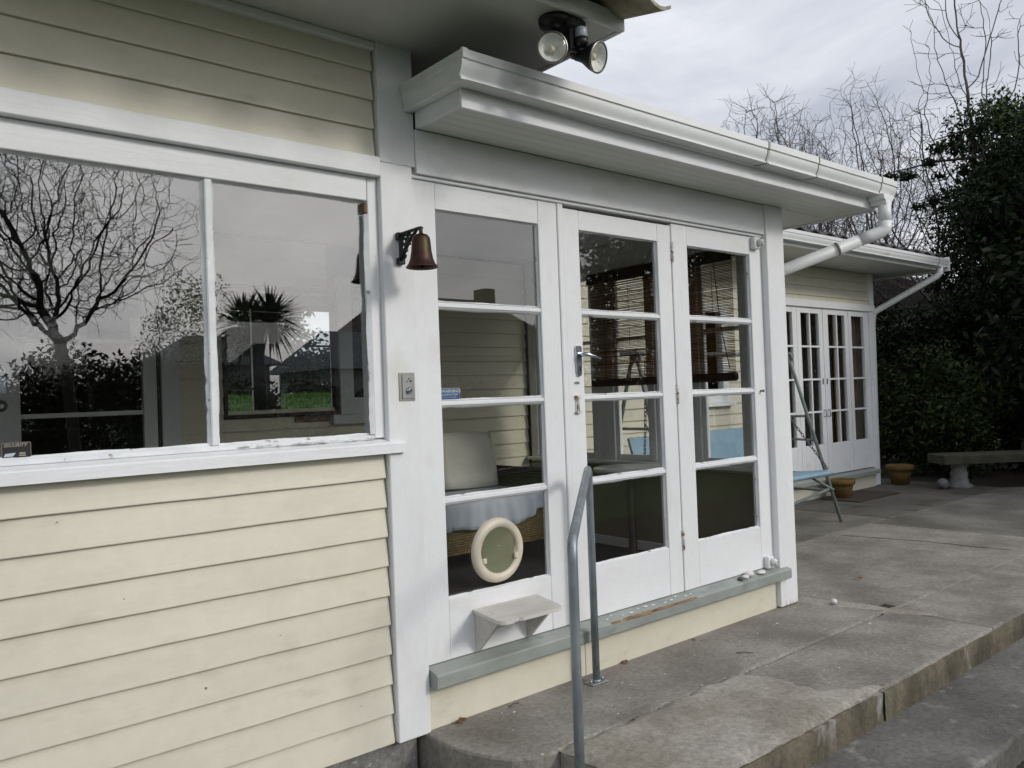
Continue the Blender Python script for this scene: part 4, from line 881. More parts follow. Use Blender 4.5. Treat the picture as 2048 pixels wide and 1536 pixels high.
# stickers
st = thing('warning_sticker', 'small blue warning sticker low in the porch side pane', 'sticker', (1.975, 0.0192, 1.345))
def rrect(x0, x1, z0, z1, r, n=4):
    P = []
    for cx, cz, a in ((x1 - r, z1 - r, 0), (x0 + r, z1 - r, 90), (x0 + r, z0 + r, 180), (x1 - r, z0 + r, 270)):
        for i in range(n + 1): P.append((cx + r * math.cos(R(a + 90 * i / n)), cz + r * math.sin(R(a + 90 * i / n))))
    return P
MB().prism(rrect(1.927, 2.026, 1.323, 1.372, .006), 1, 0.0188, 0.0196).build('border', 'ink_white', st)
MB().prism(rrect(1.9286, 2.0244, 1.3246, 1.3704, .005), 1, 0.0182, 0.0187).build('face', 'blue_sticker', st)
text_mesh('lettering', 'WARNING!', 0.0195, 'ink_white', st, (1.9305, 0.0178, 1.3525), bold=0.0004)
text_mesh('lettering', 'ALARM SYSTEM', 0.0118, 'ink_white', st, (1.9325, 0.0178, 1.3405), bold=0.0002)
text_mesh('lettering', 'INSTALLED ON PREMISES', 0.0068, 'ink_white', st, (1.9315, 0.0178, 1.3310))
s2 = thing('security_sticker', 'dark security sticker in the lower left corner of the wide window', 'sticker', (0.40, 0.029, 1.22))
MB().prism(rrect(0.366, 0.441, 1.199, 1.246, .004), 1, 0.0282, 0.0294).build('border', 'ink_tan', s2)
MB().prism(rrect(0.3672, 0.4398, 1.2002, 1.2448, .0035), 1, 0.0274, 0.0281).build('face', 'black_sticker', s2)
text_mesh('lettering', 'SECURITY', 0.0135, 'ink_tan', s2, (0.3695, 0.0271, 1.2335), shear=0.35, bold=0.0003)
MB().prism([(0.370, 1.2045), (0.374, 1.2135), (0.401, 1.2155), (0.396, 1.2075), (0.392, 1.2045)], 1, 0.0268, 0.0272).build('emblem', 'ink_white', s2)
bx('emblem', 'ink_tan', s2, 0.410, 0.426, 0.0268, 0.0272, 1.211, 1.216, 0); bx('emblem', 'ink_tan', s2, 0.409, 0.427, 0.0268, 0.0272, 1.205, 1.209, 0)

# handrail
hr = thing('handrail', 'bent galvanised steel pipe handrail beside the porch step', 'handrail', (2.66, -0.115, 0))
ra = (2.645, -0.115)
fb_ = (1.862, -0.805)
pts = [(ra[0], ra[1], 0.0), (ra[0], ra[1], 0.88), (ra[0] - .001, ra[1] - .001, 0.935), (ra[0] - .012, ra[1] - .011, 0.968), (ra[0] - .035, ra[1] - .03, 0.982), (ra[0] - .065, ra[1] - .057, 0.980)]
e1 = Vector((fb_[0], fb_[1], 0.835)); s1 = Vector(pts[-1])
for t in (0.2, 0.4, 0.6, 0.8, 0.93): p = s1.lerp(e1, t); pts.append(tuple(p))
pts += [(fb_[0] + .018, fb_[1] + .016, 0.838), (fb_[0] + .006, fb_[1] + .006, 0.815), (fb_[0], fb_[1], 0.775), (fb_[0] - .002, fb_[1], 0.4), (fb_[0] - .004, fb_[1], -0.14)]
MB().tube(pts, .0172, 18).build('rail', 'galv', hr)
bx('base_plate', 'galv', hr, ra[0] - .05, ra[0] + .05, ra[1] - .028, ra[1] + .03, 0.0005, 0.0075, .002)
for s in (-1, 1): MB().lathe([(0.009, 0), (0.009, .008), (0.005, .014)], (ra[0] + s * .037, ra[1], .0075), n=6).build('bolt', 'steel', hr)
MB().lathe([(0.026, 0), (0.019, .012)], (ra[0], ra[1], .0075), n=18).build('weld_collar', 'galv', hr)
bx('base_plate', 'galv', hr, fb_[0] - .054, fb_[0] + .046, fb_[1] - .03, fb_[1] + .03, -0.1395, -0.132, .002)

# pebbles on the sill and one on the terrace
def pebble(label, x, y, z, rx, ry, rz, m, rot=0, seed=1):
    bm = bmesh.new(); bmesh.ops.create_icosphere(bm, subdivisions=3, radius=1); rr = random.Random(seed)
    ph = [rr.uniform(0, 6) for _ in range(3)]
    for v in bm.verts:
        k = 1 + .07 * math.sin(2 * v.co.x + ph[0]) + .06 * math.sin(3 * v.co.y + ph[1]) + .05 * math.sin(2.5 * v.co.z + ph[2])
        p = Vector((v.co.x * rx * k, v.co.y * ry * k, v.co.z * rz * k)); p.rotate(Matrix.Rotation(rot, 3, 'Z')); v.co = p
    zmin = min(v.co.z for v in bm.verts)
    for v in bm.verts: v.co.z -= zmin
    me = bpy.data.meshes.new('pebble'); bm.to_mesh(me); bm.free()
    for p in me.polygons: p.use_smooth = True
    o = link('pebble', me, m); o.location = (x, y, z); return tag(o, label, 'pebble')
def sz(y): return 0.2345 + (y + 0.069) * 0.235
pebble('dark grey pebble, leftmost of the row on the sill', 3.895, -0.045, sz(-.05), .022, .017, .010, 'pebble_d', .3, 1)
pebble('white pebble touching the dark one on the sill', 3.945, -0.043, sz(-.05), .026, .018, .012, 'pebble', .2, 2)
pebble('white pebble third from left on the porch sill', 3.998, -0.032, sz(-.038), .030, .020, .016, 'pebble', -.2, 3)
pebble('flat white pebble below the lower patio lock', 4.105, -0.043, sz(-.05), .036, .020, .011, 'pebble', .1, 4)
pebble('pale stone lying on the terrace by the corner post', 4.58, -0.222, 0.0065, .028, .019, .016, 'pebble', .5, 5)

# ------------------------------------------------------------------ inside the porch
sofa = thing('wicker_sofa', 'brown wicker sofa behind the porch side panel', 'sofa', (3.2, 1.8, 0.195))
def weave(name, m, x0, x1, y, z0, z1, parent, axis='x', r=.0085):
    mb = MB(); n = int((z1 - z0) / (r * 1.8)); k = max(4, int((x1 - x0) / .045))
    for j in range(n):
        z = z0 + (z1 - z0) * (j + .5) / n; pts = []
        for i in range(k + 1):
            t = x0 + (x1 - x0) * i / k; d = .006 * (1 if (i + j) % 2 else -1)
            pts.append((t, y + d, z) if axis == 'x' else (y + d, t, z))
        mb.tube(pts, r, 5, cap=False)
    return mb.build(name, m, parent)
bx('seat_base', 'wicker_d', sofa, 2.42, 3.72, 1.43, 2.20, 0.36, 0.60, .02); weave('woven_front', 'wicker', 2.42, 3.75, 1.415, 0.335, 0.60, sofa)
bx('arm', 'wicker_d', sofa, 3.755, 3.90, 1.42, 2.20, 0.34, 0.80, .03); weave('woven_arm', 'wicker_d', 3.755, 3.90, 1.412, 0.34, 0.80, sofa); weave('woven_arm_side', 'wicker_d', 1.42, 2.2, 3.75, 0.60, 0.82, sofa, 'y')
bx('arm', 'wicker_d', sofa, 2.27, 2.42, 1.42, 2.20, 0.34, 0.80, .03)
bx('backrest', 'wicker_d', sofa, 2.42, 3.75, 2.10, 2.22, 0.60, 0.82, .03); weave('woven_back', 'wicker_d', 2.42, 3.75, 2.09, 0.60, 0.82, sofa)
for x in (2.30, 3.83):
    for y in (1.46, 2.15): MB().tube([(x, y, 0.34), (x, y, 0.195)], .025, 8).build('leg', 'wicker_d', sofa)
bx('seat_cushion', 'cushion', sofa, 2.42, 3.75, 1.44, 2.08, 0.601, 0.665, .03)
def soft_box(name, sx, sy, sz_, loc, rot, m):
    bm = bmesh.new(); bmesh.ops.create_cube(bm, size=2); bmesh.ops.subdivide_edges(bm, edges=bm.edges[:], cuts=7, use_grid_fill=True)
    for v in bm.verts:
        x, y, z = v.co; e = max(abs(x), abs(z)); k = 1 - .55 * max(0, e - .2) ** 2.2
        wob = .03 * math.sin(4 * x + 1) + .03 * math.sin(5 * z)
        v.co = (x * sx * (1 - .04 * z * z), y * sy * k * (1 + wob), z * sz_ * (1 - .05 * x * x))
    me = bpy.data.meshes.new(name); bm.to_mesh(me); bm.free()
    for p in me.polygons: p.use_smooth = True
    o = link(name, me, m); o.location = loc; o.rotation_euler = rot; return o
tag(soft_box('cushion', .245, .075, .205, (3.46, 1.95, 0.872), (R(-14), R(2), 0), 'cushion'), 'square cream cushion leaning on the wicker sofa', 'cushion')
# throw over the seat front
vs = []; nx_ = 60; rr = random.Random(2)
path = [(1.98, .672), (1.85, .674), (1.7, .676), (1.55, .676), (1.45, .674), (1.405, .660), (1.39, .62), (1.388, .57), (1.387, .53), (1.386, .50)]
for i in range(nx_ + 1):
    x = 2.44 + 1.27 * i / nx_; hem = .012 * math.sin(x * 9) + .02 * math.sin(x * 3.1 + 1) + (0.06 * max(0, x - 3.55) / .15)
    for j, (y, z) in enumerate(path):
        f = max(0, j - 4) / 5; fold = (.012 * math.sin(x * 38 + 1.5 * math.sin(x * 7)) + .008 * math.sin(x * 71)) * (f + .12)
        vs.append((x + .01 * math.sin(j + x * 9), y + fold * 1.1 - .012 * f, z + abs(fold) * .4 * (1 - f) + (hem if j == len(path) - 1 else hem * f * .8)))
n = len(path); tob = MB().add(vs, [(i * n + k, (i + 1) * n + k, (i + 1) * n + k + 1, i * n + k + 1) for i in range(nx_) for k in range(n - 1)], True).build('throw', 'throw')
sm_ = tob.modifiers.new('thickness', 'SOLIDIFY'); sm_.thickness = .006
tag(tob, 'pale blue-grey cotton throw hanging over the wicker sofa seat', 'throw')
# round table
tb = thing('round_table', 'small round white table under the porch end window', 'table', (4.08, 0.92, 0.195))
MB().lathe([(0.0, .792), (0.23, .792), (0.245, .798), (0.25, .806), (0.25, .814), (0.244, .82), (0.0, .82)], (4.10, 0.94, 0), n=48, close=False).build('tabletop', 'tabletop', tb)
MB().lathe([(.03, .792), (.026, .5), (.03, .25), (.12, .21), (.15, .1955)], (4.10, 0.94, 0), n=16).build('pedestal', 'dkframe', tb)
# bamboo blind on the end windows
bl = thing('bamboo_blind', 'brown bamboo slat blind hanging over the porch end windows', 'blind', (4.36, 0.9, 2.2))
mb = MB(); rr = random.Random(8); z = 2.165
BY0, BY1 = 0.245, 1.50
while z > 1.43:
    h = rr.uniform(.0040, .0065); g = rr.uniform(.0026, .0056) + (0.004 if rr.random() < .08 else 0)
    x = 4.352 + rr.uniform(-.0015, .0015); w = rr.uniform(-.003, .003)
    mb.add([(x, BY0, z), (x, BY1, z + w), (x, BY1, z - h + w), (x, BY0, z - h), (x + .003, BY0, z), (x + .003, BY1, z + w), (x + .003, BY1, z - h + w), (x + .003, BY0, z - h)],
           [(0, 1, 2, 3), (4, 7, 6, 5), (0, 4, 5, 1), (3, 2, 6, 7)])
    z -= h + g
mb.build('slats', 'bamboo', bl)['kind'] = 'stuff'
bx('head_rail', 'bamboo_d', bl, 4.335, 4.385, BY0 - .01, BY1 + .01, 2.165, 2.215, .004)
bx('valance', 'bamboo_d', bl, 4.322, 4.334, BY0 - .012, BY1 + .012, 2.135, 2.205, .003)
bx('bottom_roll', 'bamboo_d', bl, 4.335, 4.375, BY0 - .01, BY1 + .012, 1.372, 1.428, .012)
for y in (0.40, 0.62, 0.86, 1.12, 1.36): MB().tube([(4.348, y, 2.1), (4.348, y, 1.42)], .0018, 5).build('cord', 'bamboo_d', bl)
MB().tube([(4.33, 0.37, 2.16), (4.325, 0.33, 1.75), (4.325, 0.27, 1.45)], .003, 5).build('pull_cord', 'bamboo_d', bl)
for x, lab, m in ((8.40, 'rust brown curtain behind the left side light of the far doors', 'curtain_b'), (9.60, 'rust brown curtain behind the right-hand far paned door', 'curtain_b'), (10.02, 'dusky pink curtain behind the right side light', 'curtain')):
    w = .30 if x > 10 else .13; vs = []; n = 26
    for i in range(n + 1):
        xx = x - w / 2 + w * i / n + (0.06 if x < 10 else 0); yy = YB + .12 + .02 * math.sin(i * 1.3)
        vs += [(xx, yy, 2.22), (xx, yy + .005, 0.25)]
    tag(MB().add(vs, [(2 * i, 2 * i + 1, 2 * i + 3, 2 * i + 2) for i in range(n)], True).build('curtain', m), lab, 'curtain', 'curtains of the far doors')

# ------------------------------------------------------------------ swing seat on the terrace
sw = thing('swing_seat', 'old garden swing seat with pale blue vinyl and grey tube frame', 'swing seat', (6.2, 1.7, -0.009))
def tube_part(name, pts, r, m='swing', n=10): return MB().tube(pts, r, n).build(name, m, sw)
for x, xt in ((7.435, 7.36), (4.98, 5.06)):
    tube_part('leg', [(x, 1.24, -.009), (xt, 1.66, 1.53), (xt, 1.70, 1.63)], .0175); tube_part('leg', [(x, 2.12, -.009), (xt, 1.76, 1.53), (xt, 1.70, 1.63)], .0175)
    tube_part('cross_brace', [(xt + (x - xt) * .42, 1.52, 1.02), (xt + (x - xt) * .42, 1.90, 1.02)], .012); tube_part('cross_brace', [(x + (xt - x) * .5, 1.46, .78), (x + (xt - x) * .5, 1.95, .80)], .012)
    hook = [(xt, 1.70 + .05 * math.cos(a), 1.60 + .06 * math.sin(a)) for a in np.linspace(-.3, 3.4, 9)]
    tube_part('top_hoop', hook, .013)
tube_part('top_bar', [(4.85, 1.70, 1.64), (7.45, 1.70, 1.64)], .02)
tube_part('lower_brace', [(7.41, 1.33, .31), (6.3, 1.45, .13)], .014); tube_part('lower_brace', [(7.42, 1.30, .30), (7.25, 1.42, .42)], .012)
tube_part('lower_brace', [(7.42, 1.33, .29), (7.42, 2.03, .29)], .013)
st_ = []; prof = [(1.235, .455), (1.225, .478), (1.24, .50), (1.30, .505), (1.45, .49), (1.62, .47), (1.70, .475), (1.74, .50), (1.78, .60), (1.83, .76), (1.87, .90), (1.878, .925), (1.87, .935), (1.855, .93), (1.80, .76), (1.745, .58), (1.70, .45), (1.6, .435), (1.3, .445)]
def vinyl(name, x0, x1, idx):
    P = [prof[i] for i in idx]; n = len(P); vs = []; K = 40
    for i in range(K + 1):
        x = x0 + (x1 - x0) * i / K
        vs += [(x, y, z + .004 * (i % 2)) for y, z in P]
    mb = MB().add(vs, [(i * n + k, i * n + (k + 1) % n, (i + 1) * n + (k + 1) % n, (i + 1) * n + k) for i in range(K) for k in range(n)])
    mb.f += [tuple(range(n)), tuple(K * n + k for k in range(n))]; mb.sm += [False, False]
    return mb.build(name, 'vinyl', sw)
vinyl('seat', 5.12, 7.28, [0, 1, 2, 3, 4, 5, 16, 17, 18]); vinyl('backrest', 5.12, 6.90, [6, 7, 8, 9, 10, 11, 12, 13, 14, 15])
tube_part('seat_rim', [(5.10, 1.24, .47), (7.30, 1.24, .47), (7.30, 1.72, .46), (5.10, 1.72, .46), (5.10, 1.24, .47)], .014)
def chain(a, b):
    a = Vector(a); b = Vector(b); L = (b - a).length; k = int(L / .034); mb = MB(); d = (b - a).normalized()
    s0 = d.cross(Vector((1, 0, 0))).normalized(); s1_ = d.cross(s0)
    for i in range(k):
        c = a.lerp(b, (i + .5) / k); s = s0 if i % 2 else s1_; pts = []
        for t in range(9):
            an = 2 * math.pi * t / 8; pts.append(c + d * (.023 * math.cos(an)) + s * (.011 * math.sin(an)))
        mb.tube(pts, .0042, 4, cap=False)
    return mb.build('chain', 'chain', sw)
for x in (5.13, 7.27):
    xt = x + (.06 if x < 6 else -.02)
    chain((xt, 1.70, 1.60), (x, 1.68, 1.05)); chain((x, 1.68, 1.05), (x, 1.27, .52)); chain((x, 1.68, 1.05), (x, 1.72, .50))
# ------------------------------------------------------------------ things on the far terrace
def pot(label, x, y, s, seed):
    t = thing('flower_pot', label, 'flower pot', (x, y, -.01)); z = -.01
    MB().lathe([(r_ * s, h_ * s) for r_, h_ in [(.09, 0), (.115, .004), (.15, .16), (.158, .20), (.176, .205), (.185, .225), (.183, .268), (.170, .275), (.155, .262), (.145, .22), (.0, .215)]], (x, y, z), n=32, close=False).build('pot', 'terracotta', t)
    MB().lathe([(.0, .232 * s), (.14 * s, .225 * s)], (x, y, z), n=20, close=False).build('soil', 'soil', t)
    return t
pot('mossy yellow terracotta pot at the far corner of the doors', 10.62, 2.12, .92, 1); pot('mossy yellow terracotta pot partly hidden by the swing seat', 8.98, 2.05, .82, 2)
tag(bx('door_mat', 'mat_dark', None, 8.75, 9.72, 1.72, 2.18, -.0095, .004, .003), 'dark brown door mat in front of the far paned doors', 'door mat')
bn_ = thing('stone_bench', 'mossy concrete garden bench in the shade by the shrubs', 'bench', (11.2, 1.2, -.01))
bd = Vector((.77, -.64)); b0 = Vector((10.42, 1.58)); nb = Vector((.64, .77))
def bench_box(name, u0, u1, v0, v1, z0, z1, m):
    P = [b0 + bd * u + nb * v for u, v in ((u0, v0), (u1, v0), (u1, v1), (u0, v1))]
    return rough_slab(name, [tuple(p) for p in P], z0, z1, m, bn_, .006, .08, .014)
bench_box('bench_slab', 0, 1.7, -.2, .2, .30, .41, 'stone')
for u in (.28, 1.42):
    c = b0 + bd * u
    MB().lathe([(.15, -.02), (.15, .03), (.11, .05), (.095, .12), (.10, .17), (.085, .20), (.09, .26), (.13, .28), (.13, .30)], (c.x, c.y, 0), n=20).build('pedestal', 'stone_l' if u < 1 else 'stone', bn_)
o = pebble('round white stone on the ground beside the garden bench', 10.40, 1.50, -.012, .075, .065, .065, 'stone_l', .2, 9); o['category'] = 'stone'; o.name = 'white_stone'

# litter on the concrete
def dead_leaf(label, x, y, s, a, seed):
    rr = random.Random(seed); vs = []; n = 8
    for i in range(n + 1):
        t = i / n; w = s * .36 * math.sin(math.pi * t) ** .8 * rr.uniform(.7, 1.2); u = (t - .5) * s
        for k in (-1, 0, 1):
            px = u * math.cos(a) - k * w * math.sin(a); py = u * math.sin(a) + k * w * math.cos(a)
            vs.append((x + px, y + py, .004 + (.35 * s * abs(k) * rr.uniform(.2, .6)) + .2 * s * (t - .5) ** 2))
    o = MB().add(vs, [(i * 3 + k, (i + 1) * 3 + k, (i + 1) * 3 + k + 1, i * 3 + k + 1) for i in range(n) for k in range(2)], True).build('dead_leaf', 'dead_leaf')
    o.modifiers.new('thickness', 'SOLIDIFY').thickness = .0008
    return tag(o, label, 'leaf')
dead_leaf('orange-brown curled leaf at the foot of the plinth left end', 1.925, -.035, .045, .5, 1); dead_leaf('dead leaf lying next to the curled one at the plinth', 1.95, -.025, .035, 2.1, 2)
dead_leaf('dead leaf at the plinth right of the handrail foot', 2.93, -.03, .04, .2, 3); dead_leaf('single brown leaf on the open terrace past the corner post', 5.3, -.02, .045, .8, 4)
dead_leaf('small dead leaf midway along the plinth', 3.45, -.05, .025, 1.2, 5)
for lab, p, q in (('short dry twig near the terrace joint', (3.42, -.33), (3.48, -.39)), ('thin twig at the plinth near its left end', (2.17, -.055), (2.23, -.05))):
    tag(MB().tube([(p[0], p[1], .004), ((p[0] + q[0]) / 2, (p[1] + q[1]) / 2 + .004, .008), (q[0], q[1], .004)], .002, 5).build('twig', 'twig'), lab, 'twig')
mb = MB(); rr = random.Random(17)
for i in range(70):
    x = rr.uniform(1.9, 4.5); y = rr.uniform(-.9, -.03); s = rr.uniform(.0025, .007) * (1.5 if rr.random() < .1 else 1); a = rr.uniform(0, 6)
    z = .0012 if y > -.5 else (.0115 if x < 3.1 else -.0028)
    mb.add([(x + s * math.cos(a + k * 1.57), y + s * .7 * math.sin(a + k * 1.57), z + .001 * (k % 2)) for k in range(4)], [(0, 1, 2, 3)])
tag(mb.build('paint_chips', 'flake'), 'tiny white paint chips scattered on the terrace', 'debris', kind='stuff')

# ------------------------------------------------------------------ plants
def leaf_cloud(name, centres, radii, per, size, m, parent, seed=1, droop=0.0, aspect=0.45, flat=None):
    """many small leaf faces in clumps; a 'tone' attribute varies the leaf colour"""
    g = np.random.default_rng(seed); C = np.repeat(np.array(centres), per, axis=0); Rr = np.repeat(np.array(radii), per)
    n = len(C); d = g.normal(size=(n, 3)); d /= np.linalg.norm(d, axis=1)[:, None]; d *= (g.random(n) ** .5)[:, None] * Rr[:, None]
    if flat: d[:, 2] *= flat
    P = C + d
    a = g.normal(size=(n, 3)); a[:, 2] -= droop; a /= np.linalg.norm(a, axis=1)[:, None]
    b = np.cross(a, g.normal(size=(n, 3))); b /= np.linalg.norm(b, axis=1)[:, None]
    s = size * g.uniform(.6, 1.3, n)[:, None]
    V = np.stack([P - a * s * .5, P + b * s * aspect * .5, P + a * s * .5, P - b * s * aspect * .5], axis=1).reshape(-1, 3)
    me = bpy.data.meshes.new(name); me.vertices.add(4 * n); me.vertices.foreach_set('co', V.ravel())
    me.loops.add(4 * n); me.loops.foreach_set('vertex_index', np.arange(4 * n, dtype=np.int32)); me.polygons.add(n)
    me.polygons.foreach_set('loop_start', np.arange(0, 4 * n, 4, dtype=np.int32)); me.polygons.foreach_set('loop_total', np.full(n, 4, np.int32))
    me.update(); at = me.attributes.new('tone', 'FLOAT', 'FACE'); at.data.foreach_set('value', g.random(n).astype(np.float32))
    return link(name, me, m, parent)
def blob_centres(c, r, n, seed, shell=.55, zmin=-1e9):
    g = np.random.default_rng(seed); out = []
    while len(out) < n:
        d = g.normal(size=3); d /= np.linalg.norm(d); k = shell + (1 - shell) * g.random() ** .6
        k *= 1 + .16 * math.sin(5 * d[0] + seed) + .14 * math.sin(6 * d[2] + 2 * d[1] + seed)
        p = np.array(c) + d * np.array(r) * k
        if p[2] > zmin: out.append(p)
    return np.array(out)
from mathutils.kdtree import KDTree
def grow_tree(base, crown, radii, seed, n_att=900, step=.16, kill=.30, reach=2.2, up_=.12, fork=None, twig=.22, r_tip=.004, r_max=.12, jit=.25, pw=2.3):
    """limbs grow towards points scattered through the crown, so they fork, taper and fill it like a real tree"""
    rr = random.Random(seed); att = []
    c = Vector(crown)
    while len(att) < n_att:
        d = Vector((rr.uniform(-1, 1), rr.uniform(-1, 1), rr.uniform(-1, 1)))
        if d.length > 1 or d.length < .15: continue
        lump = 1 + .18 * math.sin(3.1 * d.x + seed) + .15 * math.sin(4.3 * d.y + 2 * d.z)
        att.append(c + Vector((d.x * radii[0], d.y * radii[1], d.z * radii[2])) * lump)
    nodes = []; par = []; b = Vector(base); top = fork if fork else c.z - radii[2] * .75
    k = max(2, int((top - b.z) / step)); p = b.copy()
    tgt = Vector((c.x, c.y, top))
    for i in range(k + 1):
        t = i / k; q = b.lerp(Vector((b.x + (c.x - b.x) * .35, b.y + (c.y - b.y) * .35, top)), t) + Vector((.04 * math.sin(5 * t + seed), .04 * math.cos(4 * t), 0))
        nodes.append(q); par.append(i - 1)
    for it in range(140):
        kd = KDTree(len(nodes))
        for i, q in enumerate(nodes): kd.insert(q, i)
        kd.balance(); pull = {}; left = []
        for a_ in att:
            q, i, dd = kd.find(a_)
            if dd < kill: continue
            left.append(a_)
            if dd < reach: pull.setdefault(i, []).append((a_ - q).normalized())
        att = left
        if not pull: break
        n0 = len(nodes)
        for i, ds in pull.items():
            d = sum(ds, Vector((0, 0, 0))) / len(ds) + Vector((rr.gauss(0, jit), rr.gauss(0, jit), rr.gauss(0, jit) + up_))
            if d.length < 1e-3: continue
            nodes.append(nodes[i] + d.normalized() * step); par.append(i)
        if len(nodes) > 9000 or not att: break
    ch = [[] for _ in nodes]
    for i, p_ in enumerate(par):
        if p_ >= 0: ch[p_].append(i)
    # short twigs at the ends
    for i in range(len(nodes)):
        if not ch[i] and par[i] >= 0 and twig:
            d0 = (nodes[i] - nodes[par[i]]).normalized()
            for _ in range(rr.randint(2, 3)):
                d = (d0 + Vector((rr.gauss(0, .45), rr.gauss(0, .45), rr.gauss(0, .4) + .15))).normalized(); a1 = nodes[i] + d * twig * rr.uniform(.4, .8)
                nodes.append(a1); par.append(i); ch.append([]); ch[i].append(len(nodes) - 1)
                d = (d + Vector((rr.gauss(0, .3), rr.gauss(0, .3), rr.gauss(0, .3) + .1))).normalized()
                nodes.append(a1 + d * twig * rr.uniform(.3, .8)); par.append(len(nodes) - 2); ch.append([]); ch[len(nodes) - 2].append(len(nodes) - 1)
    rad = [0.0] * len(nodes); order = sorted(range(len(nodes)), key=lambda i: 0)
    depth = [0] * len(nodes)
    for i in range(len(nodes)): depth[i] = 0 if par[i] < 0 else depth[par[i]] + 1
    for i in sorted(range(len(nodes)), key=lambda i: -depth[i]):
        rad[i] = r_tip if not ch[i] else sum(rad[j] ** pw for j in ch[i]) ** (1 / pw)
    k = min(1.0, r_max / rad[0]); rad = [max(r_tip, r * k) for r in rad]
    chains = []; start = [(0, None)]
    while start:
        i, pr = start.pop(); line = [pr, i] if pr is not None else [i]
        while ch[i]:
            nxt = max(ch[i], key=lambda j: rad[j])
            for j in ch[i]:
                if j != nxt: start.append((j, i))
            i = nxt; line.append(i)
        if len(line) > 1: chains.append(([nodes[q] for q in line], [rad[line[1]] if (n_ == 0 and pr is not None) else rad[q] for n_, q in enumerate(line)]))
    return chains
def bare_tree(label, base, crown, radii, seed, m='bark', group=None, name='bare_tree', **kw):
    t = thing(name, label, 'tree', base, group); ch = grow_tree(base, crown, radii, seed, **kw)
    a = MB(); a.tube(ch[0][0], ch[0][1], 8); a.build('trunk', m, t)
    b = MB()
    for pts, rs in ch[1:]: b.tube(pts, rs, 3 if max(rs) < .02 else 6, cap=False)
    b.build('branches', m, t); return t
G1 = 'leafless trees behind the far eave'
TW = dict(n_att=3200, step=.12, kill=.165, reach=2.0, jit=.10, r_tip=.0034, r_max=.09, twig=.30)
bare_tree('leafless twiggy tree above the far gutter, leftmost of the row', (17.0, 7.6, 0), (17.1, 7.6, 5.4), (1.7, 1.7, 2.7), 11, group=G1, **TW)
bare_tree('leafless twiggy tree second from left behind the far gutter', (18.9, 7.9, 0), (19.0, 7.9, 4.9), (1.7, 1.7, 2.6), 23, group=G1, **TW)
bare_tree('tall leafless tree with upright fans of twigs behind the downpipe', (21.9, 7.6, 0), (21.9, 7.6, 6.1), (1.9, 1.9, 3.0), 35, group=G1, **{**TW, 'up_': .25})
bare_tree('spreading leafless tree just left of the dark evergreen', (19.3, 5.0, 0), (19.0, 5.0, 4.6), (2.0, 1.8, 2.3), 41, m='bark_d', group=G1, **{**TW, 'n_att': 1300})
bare_tree('tall thin leafless tree rising in front of the dark evergreen', (15.4, 2.9, 0), (15.5, 2.9, 6.6), (1.0, 1.0, 2.9), 52, group=G1, n_att=500, up_=.3, r_tip=.004, r_max=.06, jit=.13, step=.13, kill=.22)

ev = thing('evergreen_tree', 'tall dark ivy-clad evergreen at the right edge', 'tree', (16.0, 2.2, 0))
MB().tube([(16.0, 2.2, -.1), (16.05, 2.25, 2), (16.0, 2.2, 5.2)], [.22, .17, .05], 10).build('trunk', 'bark_d', ev)
lim = MB()
cen = np.concatenate([blob_centres((16.3, 2.1, 3.3), (1.6, 1.6, 2.9), 330, 4), blob_centres((14.7, 2.7, 1.5), (1.1, 1.1, 1.35), 130, 5), blob_centres((17.3, 1.5, 3.0), (1.8, 1.6, 3.4), 260, 6), blob_centres((13.5, 1.15, 3.9), (1.15, 1.1, 1.2), 110, 7)])
for c in cen[::9]: lim.tube([(16.0, 2.2, max(.4, c[2] - 1.0)), ((16.0 + c[0]) / 2, (2.2 + c[1]) / 2, c[2] - .3), tuple(c)], [.04, .025, .008], 5, cap=False)
lim.build('limbs', 'bark_d', ev)
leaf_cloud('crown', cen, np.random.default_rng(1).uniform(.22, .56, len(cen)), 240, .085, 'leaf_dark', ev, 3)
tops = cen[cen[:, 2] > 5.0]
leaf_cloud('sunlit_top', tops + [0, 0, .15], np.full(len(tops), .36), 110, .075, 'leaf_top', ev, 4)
# layered boughs poking out to the left
bo = MB(); bc = []
for (x, y, z, L) in ((14.75, 3.0, 5.05, 1.0), (14.9, 2.8, 4.55, .7), (14.9, 2.9, 3.5, .6), (15.1, 2.8, 5.6, .6)):
    e = Vector((x - L * .75, y + L * .7, z - .12)); s = Vector((x + .5, y - .5, z + .1)); bo.tube([s, (s + e) / 2 + Vector((0, 0, .06)), e], [.03, .02, .006], 5, cap=False)
    for i in range(11): p = s.lerp(e, i / 10) + Vector((random.uniform(-.16, .16), random.uniform(-.16, .16), random.uniform(-.2, .12))); bc.append((p.x, p.y, p.z - .04))
bo.build('boughs', 'bark_d', ev); leaf_cloud('bough_foliage', np.array(bc), np.random.default_rng(2).uniform(.08, .22, len(bc)), 46, .10, 'leaf_dark', ev, 8, droop=.6, flat=.6)

